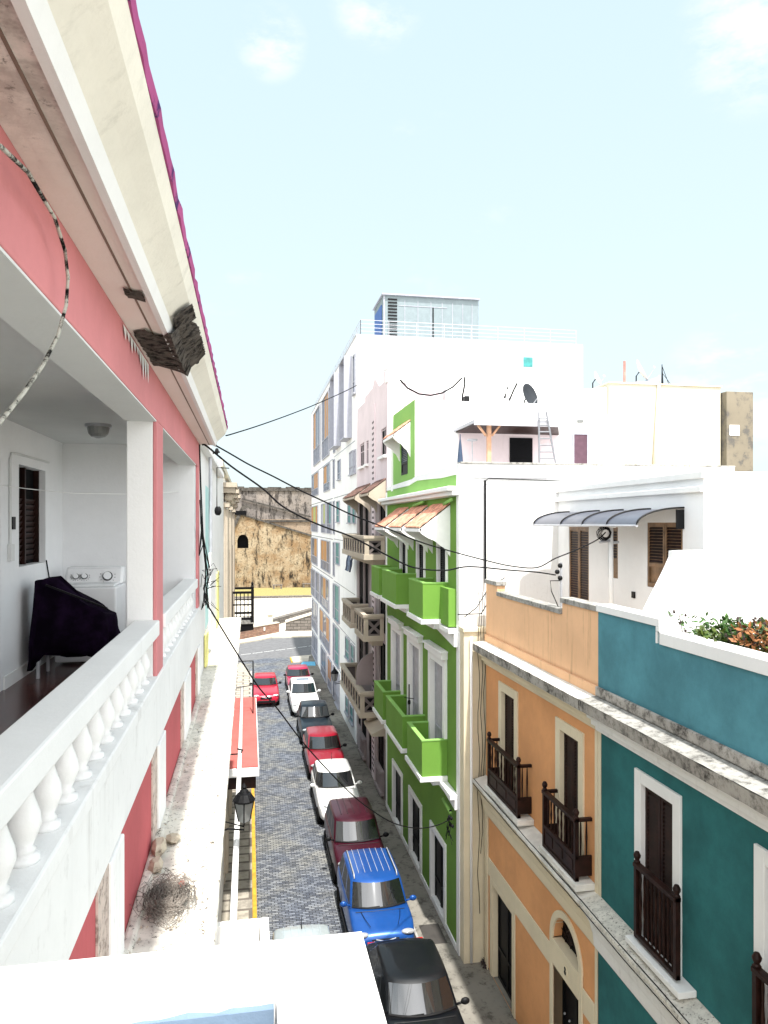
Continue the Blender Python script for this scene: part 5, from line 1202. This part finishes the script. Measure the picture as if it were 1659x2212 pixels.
# ================================================================== CARS
def paint(name, col, metal=.15, rough=.28, coat=.5):
    return plain(name, col, rough, metal, .3, .04, coat)
def car(label, x, W, yf, wb, rf, rr, rb, rear, zr, zb, zh, pm, top=None, cat='car', ribs=0, rails=False, antenna=False, sunroof=False, roundf=.5, grille='blackplastic', seam=False, round_lamps=False, chrome=False, mirror=None, ribmat=None):
    """body along +Y, front at yf; wb windscreen base, rf/rr roof front and rear, rb rear glass base"""
    t = thing('parked_car', label, cat, (x, (yf+rear)/2, 0), 'cars parked along the street')
    hw = W/2
    def sect(y, w, zbot, zs, zt):
        h = [(0, zbot), (w*.88, zbot), (w*.985, zbot+.16), (w, (zbot+zs)*.5+.02), (w*.985, zs-.06), (w*.93, zs-.005), (w*.62, zt), (w*.25, zt+.012)]
        return [(x+a, y, z) for a, z in h]+[(x, y, zt+.014)]+[(x-a, y, z) for a, z in h[:0:-1]]
    hl = wb-yf
    st = [(yf, .74, .36, zh-.34, zh-.30), (yf+.03, .84, .27, zh-.22, zh-.17), (yf+.10+.1*roundf, .93, .23, zh-.11, zh-.065), (yf+.30+.25*roundf, .985, .22, zh-.03, zh+.005), (yf+hl*.65, 1.0, .22, zh+.35*(zb-zh)-.01, zh+.45*(zb-zh)+.02), (wb, 1, .22, zb-.035, zb), (rf, 1, .22, zb-.01, zb+.01), (rr-.2, 1, .22, zb, zb+.01)]
    if rear-rb > .35: st += [(rb+.02, .985, .23, zb-.02, zb+.0), (rear-.12, .95, .25, zb-.06, zb-.03), (rear-.03, .88, .28, zb-.16, zb-.12), (rear, .78, .36, zb-.3, zb-.26)]
    else: st += [(rear-.25, .985, .24, zb-.01, zb), (rear-.05, .95, .27, zb-.05, zb-.04), (rear, .85, .36, zb-.25, zb-.2)]
    m = MB(); m.loft([sect(y, hw*w, a, b, c) for y, w, a, b, c in st]); body = m.build('body', pm, t, smooth=True, sub=2)
    # greenhouse
    tum = .80
    def ring(z, lv):
        f = {0: 0, 1: .06, 2: .86, 3: .97, 4: 1.06}[lv]; g = min(f, 1)
        ff = wb+(rf-wb)*g+(.05 if lv == 4 else 0); rr_ = rb+(rr-rb)*g-(.05 if lv == 4 else 0)
        w = hw*(.925+(tum-.925)*(g**1.25))-(.05 if lv == 4 else 0)
        p = []; wi = w-.05; nF = 8
        for k in range(nF+1): u = -1+2*k/nF; p.append((x+u*wi, ff+.17*u*u))
        p.append((x+w, ff+.25)); y0, y1 = ff+.25, rr_-.16
        for fr in (.28, .33, .64, .69, 1.0): p.append((x+w+.012*math.sin(fr*3.1), y0+(y1-y0)*fr))
        for k in range(nF+1): u = 1-2*k/nF; p.append((x+u*wi, rr_-.07*u*u))
        p.append((x-w, y1))
        for fr in (.69, .64, .33, .28, 0): p.append((x-w-.012*math.sin(fr*3.1), y0+(y1-y0)*fr))
        return [(a, b, z) for a, b in p]
    zs_ = [zb-.03, zb+.03, zr-.075, zr-.03, zr]
    R_ = [ring(z, i) for i, z in enumerate(zs_)]; n = len(R_[0])
    sets = {'windshield': MB(), 'rear_window': MB(), 'side_window': MB(), 'roof': MB()}
    def fill(i):
        if i < 8: return 'windshield'
        if i in (8, 9, 11, 13, 14) and i != 9: return 'roof'
        if i in (9, 10, 12): return 'side_window' if i != 9 else 'side_window'
        if 15 <= i < 23: return 'rear_window'
        if i in (23, 24, 26, 28, 29): return 'roof'
        return 'side_window'
    kinds = []
    for i in range(n):
        if i < 8: k = 'windshield'
        elif i == 8: k = 'roof'
        elif i in (9, 11, 13): k = 'side_window'
        elif i in (10, 12, 14): k = 'roof'
        elif 15 <= i < 23: k = 'rear_window'
        elif i in (23, 24): k = 'roof' if i == 23 else 'roof'
        elif i in (25, 27, 29): k = 'side_window'
        else: k = 'roof'
        kinds.append(k)
    kinds = kinds[:n]
    # mirror the right-hand pattern on the left side
    for i in range(n):
        a, b = R_[1][i], R_[1][(i+1) % n]
        if abs(a[0]-x) > hw*.86 and abs(b[0]-x) > hw*.86:
            L = abs(a[1]-b[1]); kinds[i] = 'side_window' if L > .14 else 'roof'
    side_l = MB()
    for lv in range(4):
        for i in range(n):
            j = (i+1) % n; k = kinds[i] if lv == 1 else 'roof'
            tgt = sets[k]
            if k == 'side_window' and R_[1][i][0] < x: tgt = side_l
            tgt.quad(R_[lv][i], R_[lv][j], R_[lv+1][j], R_[lv+1][i])
    c = (x, (rf+rr)/2, zr+.035); mid = [(x+(p[0]-x)*.55, c[1]+(p[1]-c[1])*.6, zr+.025) for p in R_[4]]
    for i in range(n):
        j = (i+1) % n; sets['roof'].quad(R_[4][i], R_[4][j], mid[j], mid[i]); sets['roof'].quad(mid[i], mid[j], c)
    def weld(o):
        bm = bmesh.new(); bm.from_mesh(o.data); bmesh.ops.remove_doubles(bm, verts=bm.verts, dist=.0008); bmesh.ops.recalc_face_normals(bm, faces=bm.faces); bm.to_mesh(o.data); bm.free(); return o
    m = MB(); e = [((a[0]-x)*1.0+x, a[1]-.012, a[2]+.004) for a in R_[1][:9]]; m.tube(e, .022, 5); m.build('windshield_trim', 'blackplastic', t)
    for k, mat in (('windshield', 'glassd'), ('rear_window', 'glassd'), ('side_window', 'glassd'), ('roof', top or pm)): weld(sets[k].build(k, mat, t, smooth=True))
    weld(side_l.build('side_window', 'glassd', t, smooth=True))
    # wheels
    for s in (-1, 1):
        for y in (yf+.72*min(1, hl/.9+.1), rear-.68):
            m = MB(); m.lathe((x+s*(hw-.085), y, .30), [(.19, -.09), (.28, -.095), (.30, -.06), (.30, .06), (.28, .095), (.19, .09)], 24, 'x'); wl = m.build('wheel', 'tyre', t, smooth=False)
            m = MB(); m.lathe((x+s*(hw-.06), y, .30), [(.005, s*.045), (.06, s*.05), (.17, s*.035), (.20, s*.055), (.205, -s*.05)], 20, 'x'); m.build('rim', 'rim', wl, smooth=True)
        mx = x+s*(hw+.10)
        m = MB(); m.ball((mx, wb+.24, zb+.10), .10, .055, .075, 10, 8); m.tube([(x+s*hw*.9, wb+.27, zb+.03), (mx-s*.03, wb+.25, zb+.08)], .025, 6); m.build('mirror', mirror or pm, t, smooth=True)
        if round_lamps:
            m = MB(); m.ball((x+s*hw*.62, yf+.24, zh-.09), .115, .10, .09, 14, 8); m.build('headlight', 'lamp', t, smooth=True)
            m = MB(); m.lathe((x+s*hw*.66, yf+.05, zh-.33), [(.001, -.02), (.06, -.02), (.06, .04), (.001, .05)], 12, 'y'); m.build('fog_lamp', 'blackplastic', t, smooth=True)
        else:
            m = MB(); m.ball((x+s*hw*.70, yf+.115, zh-.125), .175, .09, .065, 12, 8); m.build('headlight', 'lamp', t, smooth=True)
        m = MB(); m.wb(x+s*hw*.72-.10, x+s*hw*.72+.10, rear-.05, rear+.006, zb-.32, zb-.12); m.build('tail_light', plain_red, t, bevel=.02)
    m = MB(); m.wb(x-hw*.42, x+hw*.42, yf-.012, yf+.1, zh-.33, zh-.20); m.build('grille', grille, t, bevel=.02)
    m = MB(); m.wb(x-hw*.66, x+hw*.66, yf-.02, yf+.09, .30, .44); m.build('bumper_intake', 'blackplastic', t, bevel=.03)
    if chrome: m = MB(); m.tube([(x-hw*.3, yf-.015, zh-.19), (x, yf-.04, zh-.24), (x+hw*.3, yf-.015, zh-.19)], .014, 6); m.build('badge_bar', 'steel', t)
    for s in (-1, 1):
        m = MB(); m.wb(x+s*hw-.012, x+s*hw+.012, yf+hl+.25, rear-1.05, .24, .40); m.build('sill_trim', 'blackplastic', t, bevel=.008)
        yd = (wb+rb)/2+.15; m = MB(); m.tube([(x+s*(hw*.997), yd, .42), (x+s*(hw*1.002), yd+.01, .68), (x+s*(hw*.965), yd+.02, zb-.05)], .006, 4); m.build('door_seam', 'black', t)
    m = MB(); m.tube([(x+hw*.78*k/4, wb-.07+.05*(k/4)**2-.0, zb+.004-.016*(k/4)**2) for k in range(-4, 5)], .008, 4); m.build('bonnet_gap', 'black', t)
    m = MB()
    for s0, s1 in ((-.62, .0), (.0, .62)):
        m.tube([(x+hw*s0*.9, wb+.03+.10*s0*s0, zb+.035), (x+hw*s1*.9, wb+.05+.09*s1*s1, zb+.06)], .010, 5)
    m.build('wiper', 'black', t)
    if ribs:
        m = MB()
        for k in range(ribs): a = x-hw*.52+hw*1.04*k/(ribs-1); m.wb(a-.006, a+.006, rf+.35, rr-.12, zr+.005, zr+.036)
        m.build('roof_rib', ribmat or pm, t)
    if rails:
        for s in (-1, 1):
            m = MB(); a = x+s*hw*.70; m.tube([(a, rf+.12, zr-.02), (a, rf+.22, zr+.07), (a, rr-.25, zr+.07), (a, rr-.15, zr-.02)], .018, 6); m.build('roof_rail', 'steel', t, smooth=True)
    if antenna: m = MB(); m.tube([(x, rr-.25, zr+.02), (x, rr-.12, zr+.28)], [.012, .005], 6); m.build('antenna', 'black', t)
    if seam:
        for s in (-1, 1):
            m = MB(); m.tube([(x+s*hw*.62, yf+hl*.93, zb+.012), (x+s*hw*.55, yf+hl*.6, zh+.075), (x+s*hw*.42, yf+hl*.25, zh+.012)], .007, 4); m.build('bonnet_seam', 'black', t)
    if sunroof: m = MB(); m.wb(x-hw*.46, x+hw*.46, rf+.45, rf+.95, zr+.02, zr+.04); m.build('sunroof', 'bluegrey', t, bevel=.008)
    return t
plain_red = plain('tail_lamp_red', (.35, .01, .01), .2)
P_ = dict(black=paint('black_paint', (.004, .005, .007), .1, .4, .22), blue=paint('blue_paint', (.012, .075, .30), .3), maroon=paint('maroon_paint', (.042, .004, .012), .15, .35, .3), white=paint('white_car_paint', (.78, .78, .76), 0), red=paint('red_car_paint', (.26, .006, .020), .15), navy=paint('dark_blue_paint', (.004, .010, .017), .1, .35, .25), pink=paint('rose_red_paint', (.36, .02, .07), .15), bright=paint('scarlet_paint', (.40, .008, .03), .1), silver=paint('silver_paint', (.48, .54, .56), .4))
car('black sedan parked nearest on the right with dark grey roof', 3.55, 1.66, 13.35, 14.80, 15.40, 16.9, 17.45, 17.95, 1.42, .95, .84, P_['black'], mirror='blackplastic')
car('metallic blue sport utility car with pale roof rails behind the black sedan', 3.36, 1.66, 18.15, 19.0, 19.55, 21.45, 21.8, 21.95, 1.6, 1.05, .95, P_['blue'], ribs=6, rails=True, chrome=True, ribmat='grey', seam=True)
car('dark maroon sport utility car with ribbed roof between the blue and small white cars', 3.38, 1.64, 22.1, 23.02, 23.6, 25.5, 25.85, 26.0, 1.62, 1.07, .96, P_['maroon'], ribs=5, mirror='blackplastic', ribmat=P_['black'])
car('small rounded white car with round headlights behind the maroon one', 3.30, 1.62, 26.75, 28.1, 28.75, 30.2, 30.65, 30.8, 1.5, 1.0, .86, P_['white'], antenna=True, roundf=1.2, round_lamps=True)
car('crimson red car with bright windshield in the middle of the right row', 3.34, 1.64, 31.6, 33.0, 33.65, 35.2, 35.7, 36.0, 1.5, 1.0, .87, P_['red'], mirror='blackplastic')
car('dark blue black boxy car between the crimson car and white hatchback', 3.37, 1.66, 36.8, 38.3, 38.75, 40.0, 40.4, 40.6, 1.6, 1.05, .96, P_['navy'], mirror='blackplastic')
car('white crossover car with dark sunroof near the street end', 3.22, 1.66, 42.4, 44.15, 44.8, 46.4, 46.9, 47.1, 1.55, 1.0, .9, P_['white'], sunroof=True)
car('rose red car farthest away in the right row', 3.26, 1.62, 47.6, 49.35, 49.95, 51.3, 51.8, 52.0, 1.4, .95, .84, P_['pink'], mirror='blackplastic')
car('bright red car parked alone against the left pavement', 1.02, 1.62, 45.15, 47.0, 47.6, 49.1, 49.7, 49.95, 1.38, .95, .84, P_['bright'], chrome=True, mirror='blackplastic')
car('silver car mostly hidden below the white foreground parapet', 1.22, 1.6, 13.5, 14.8, 15.4, 17.75, 17.85, 17.95, 1.54, 1.0, .9, P_['silver'], ribs=6, antenna=True)
# manhole-like service hatch in the right pavement
m = MB(); m.wb(4.55, 5.1, 18.75, 19.7, .141, .147)
o = single('service_hatch', m, 'darkstone', 'dark rectangular service hatch set in the right pavement', 'hatch')
# bits of vegetation and rubble in the corner by the buttress
m = MB(); r = random.Random(33)
for k in range(60):
    c = (5.82+r.gauss(0, .08), 17.58+r.gauss(0, .12), .15+abs(r.gauss(0, .05))); m.ball(c, r.uniform(.01, .04), r.uniform(.01, .05), r.uniform(.01, .03), 5, 4)
o = m.build('litter', 'drystem'); o['kind'] = 'stuff'; tag(o, 'dark litter heaped in the corner by the cream buttress', 'litter')

# ================================================================== OVERHEAD CABLES
def wire(A, B, pix, rad, lab, ends=None):
    pts = [on_plan(px, py, A, B) for px, py in pix]
    if ends: pts += ends
    P = []
    for i in range(len(pts)-1):                      # Catmull-Rom smoothing
        p0, p1, p2, p3 = pts[max(i-1, 0)], pts[i], pts[i+1], pts[min(i+2, len(pts)-1)]
        for k in range(5):
            t = k/5; P.append(.5*((2*p1)+(p2-p0)*t+(2*p0-5*p1+4*p2-p3)*t*t+(3*p1-p0-3*p2+p3)*t**3))
    P.append(pts[-1])
    return single('overhead_cable', MB().tube(P, rad, 6), 'cable', lab, 'cable', 'overhead cables across the street', smooth=True)
wire((-.5, 10.95), (5.92, INS.y), [(437, 961), (447, 964), (499, 1007), (567, 1055), (604, 1089), (646, 1114), (700, 1138), (760, 1160), (841, 1202), (894, 1226), (961, 1232), (1014, 1224), (1106, 1232), (1160, 1236), (1200, 1242)], .014, 'thick black cable from the pink eaves corner dipping across to the insulator post')
wire((-.40, 11.0), (7.2, 14.2), [(462, 960), (499, 981), (539, 1004), (590, 1029), (646, 1058), (706, 1086), (760, 1112), (848, 1146), (900, 1168), (961, 1187), (1051, 1211), (1106, 1223), (1160, 1226), (1200, 1206), (1245, 1188), (1290, 1166), (1308, 1150)], .012, 'black cable crossing above the green balconies and rising to the terrace mast')
wire((-.3, 11.0), (9.5, 36), [(488, 941), (503, 937), (560, 919), (630, 894), (690, 870), (760, 838), (830, 800), (900, 775), (960, 752)], .010, 'thin faint cable rising across the sky to the white block roof')
wire((-.68, 11.6), (5.2, 18.5), [(440, 1296), (455, 1318), (500, 1392), (530, 1440), (560, 1486), (600, 1532), (650, 1598), (700, 1655), (760, 1716), (800, 1748), (850, 1778), (900, 1789), (940, 1784), (973, 1770)], .012, 'black cable sagging low over the street from the left ledge to the green house corner')
m = MB(); m.tube([on_y(x, y, 28.0) for x, y in ((864, 820), (880, 838), (905, 851), (930, 854), (955, 849), (978, 836), (996, 818), (1003, 815), (1004, 830), (999, 855), (998, 876))], .035, 6)
single('roof_cable', m, 'cable', 'black cable looping along the pink wall above the green house roof', 'cable', smooth=True)
m = MB(); m.tube([(5.9, 18.05, 12.2), (5.9, 18.03, 9.6)], .03, 6); m.tube([(5.9, 18.05, 12.18), (5.99, 18.05, 12.25), (8, 18.05, 12.2)], .012, 5)
single('wall_cable', m, 'cable', 'straight black cable running down the white side wall of the green house', 'cable')
m = MB(); r = random.Random(5)
for s in range(3):
    pts = [(5.62+.07*s+.03*math.sin(k*1.7+s), 17.70-.02*s, 9.4-.5*k) for k in range(17-3*s)]; m.tube(pts, .008, 5)
m.tube([(5.3, 17.9, 8.75), (5.6, 17.8, 9.0), (5.88, 17.7, 9.5), (6.3, 17.68, 9.75)], .012, 5); m.tube([(5.2, 18.1, 8.8), (5.7, 17.75, 8.85), (5.95, 17.65, 9.3)], .014, 5)
single('buttress_cables', m, 'cable', 'loose grey cables dangling down the cream buttress beside the orange house', 'cables')
t = thing('cable_anchor', 'cluster of black insulators bolted to the green house ground floor corner', 'cable anchor', (5.1, 18.45, 3.3))
m = MB(); r = random.Random(9)
for k in range(7): m.ball((5.13-.03*(k % 3), 18.35+.1*(k % 4), 3.35+.1*(k//2)), .04, .04, .05, 8, 6)
m.build('insulator', 'black', t)
m = MB()
for k in range(7): a = Vector((5.12, 18.4+.05*k, 3.4)); m.tube([a, a+Vector((-.06, r.uniform(-.1, .1), -.2)), a+Vector((r.uniform(-.12, .1), r.uniform(-.2, .2), -.4-.1*r.random()))], .009, 4)
m.build('loose_wire', 'cable', t)

# ================================================================== SKY, SUN, CAMERA
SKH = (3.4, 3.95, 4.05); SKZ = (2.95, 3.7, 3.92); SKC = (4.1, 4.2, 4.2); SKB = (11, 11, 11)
wd = bpy.data.worlds.new('World'); SC.world = wd; wd.use_nodes = True
nt = wd.node_tree; bg = nt.nodes['Background']
SUN = Vector((.05, -.42, .90)).normalized()
sky = N(nt, 'ShaderNodeTexSky', sky_type='NISHITA'); sky.sun_disc = False
sky.sun_elevation = math.asin(SUN.z); sky.sun_rotation = math.atan2(SUN.x, SUN.y)
sky.air_density = 1.0; sky.dust_density = 3.0; sky.ozone_density = 1.0; sky.altitude = 20
tc = N(nt, 'ShaderNodeTexCoord'); mp = N(nt, 'ShaderNodeMapping'); mp.inputs['Scale'].default_value = (1, 1, 2.4); nt.links.new(tc.outputs['Generated'], mp.inputs[0])
cl = noise(nt, mp.outputs[0], 2.3, 9, .62)
SKYK = dict(tint=(.80, 1.0, 1.0))
spx = N(nt, 'ShaderNodeSeparateXYZ'); nt.links.new(tc.outputs['Generated'], spx.inputs[0])
grad = mix(nt, ramp(nt, spx.outputs[2], 0.0, .75), (SKH), (SKZ))          # pale tropical haze, a little deeper overhead
c0 = mix(nt, .80, sky.outputs[0], grad)
c1 = mix(nt, mul(nt, ramp(nt, cl, .60, .8), .9), c0, SKC)                 # thin white wisps
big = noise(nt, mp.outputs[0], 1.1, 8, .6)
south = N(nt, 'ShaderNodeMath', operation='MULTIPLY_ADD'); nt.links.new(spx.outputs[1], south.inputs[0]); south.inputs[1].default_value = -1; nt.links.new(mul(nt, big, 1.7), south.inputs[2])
dn = N(nt, 'ShaderNodeVectorMath', operation='NORMALIZE'); nt.links.new(tc.outputs['Generated'], dn.inputs[0])
for d_, w0, w1 in (((.655, .897, .185), .9945, .9998), ((.03, 1.02, .655), .9990, .99999), ((.17, .98, .71), .9982, .9999), ((.69, .90, .68), .9955, .9999)):   # a few small fair-weather clouds
    dt = N(nt, 'ShaderNodeVectorMath', operation='DOT_PRODUCT'); nt.links.new(dn.outputs[0], dt.inputs[0]); dt.inputs[1].default_value = Vector(d_).normalized()
    wn_ = noise(nt, mp.outputs[0], 7, 8, .65)
    c1 = mix(nt, mul(nt, ramp(nt, dt.outputs['Value'], w0, w1), mul(nt, ramp(nt, wn_, .42, .66), .85)), c1, SKC)
c2 = mix(nt, ramp(nt, south.outputs[0], 1.05, 1.3), c1, SKB)                # unseen cloud bank behind the viewer, added bright to fill shaded walls
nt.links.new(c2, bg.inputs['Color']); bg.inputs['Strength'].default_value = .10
sl = bpy.data.lights.new('sun', 'SUN'); sl.energy = 2.9; sl.angle = R(1.2); sl.color = (1, .965, .91)
so = bpy.data.objects.new('sun', sl); COL.objects.link(so); so.rotation_euler = (-SUN).to_track_quat('-Z', 'Y').to_euler()
so.location = (0, -20, 40)
cd = bpy.data.cameras.new('camera'); co = bpy.data.objects.new('camera', cd); COL.objects.link(co)
co.location = (0, 0, EYE); co.rotation_euler = (R(90), 0, -R(10.33))
cd.sensor_fit = 'VERTICAL'; cd.sensor_height = 24; cd.lens = 24*1600/2212; cd.shift_y = 25/2212; cd.clip_start = .05; cd.clip_end = 3000
SC.camera = co
SC.view_settings.view_transform = 'Standard'; SC.view_settings.look = 'None'; SC.view_settings.exposure = 1.5; SC.view_settings.gamma = 1
SC.cycles.max_bounces = 8; SC.cycles.diffuse_bounces = 4
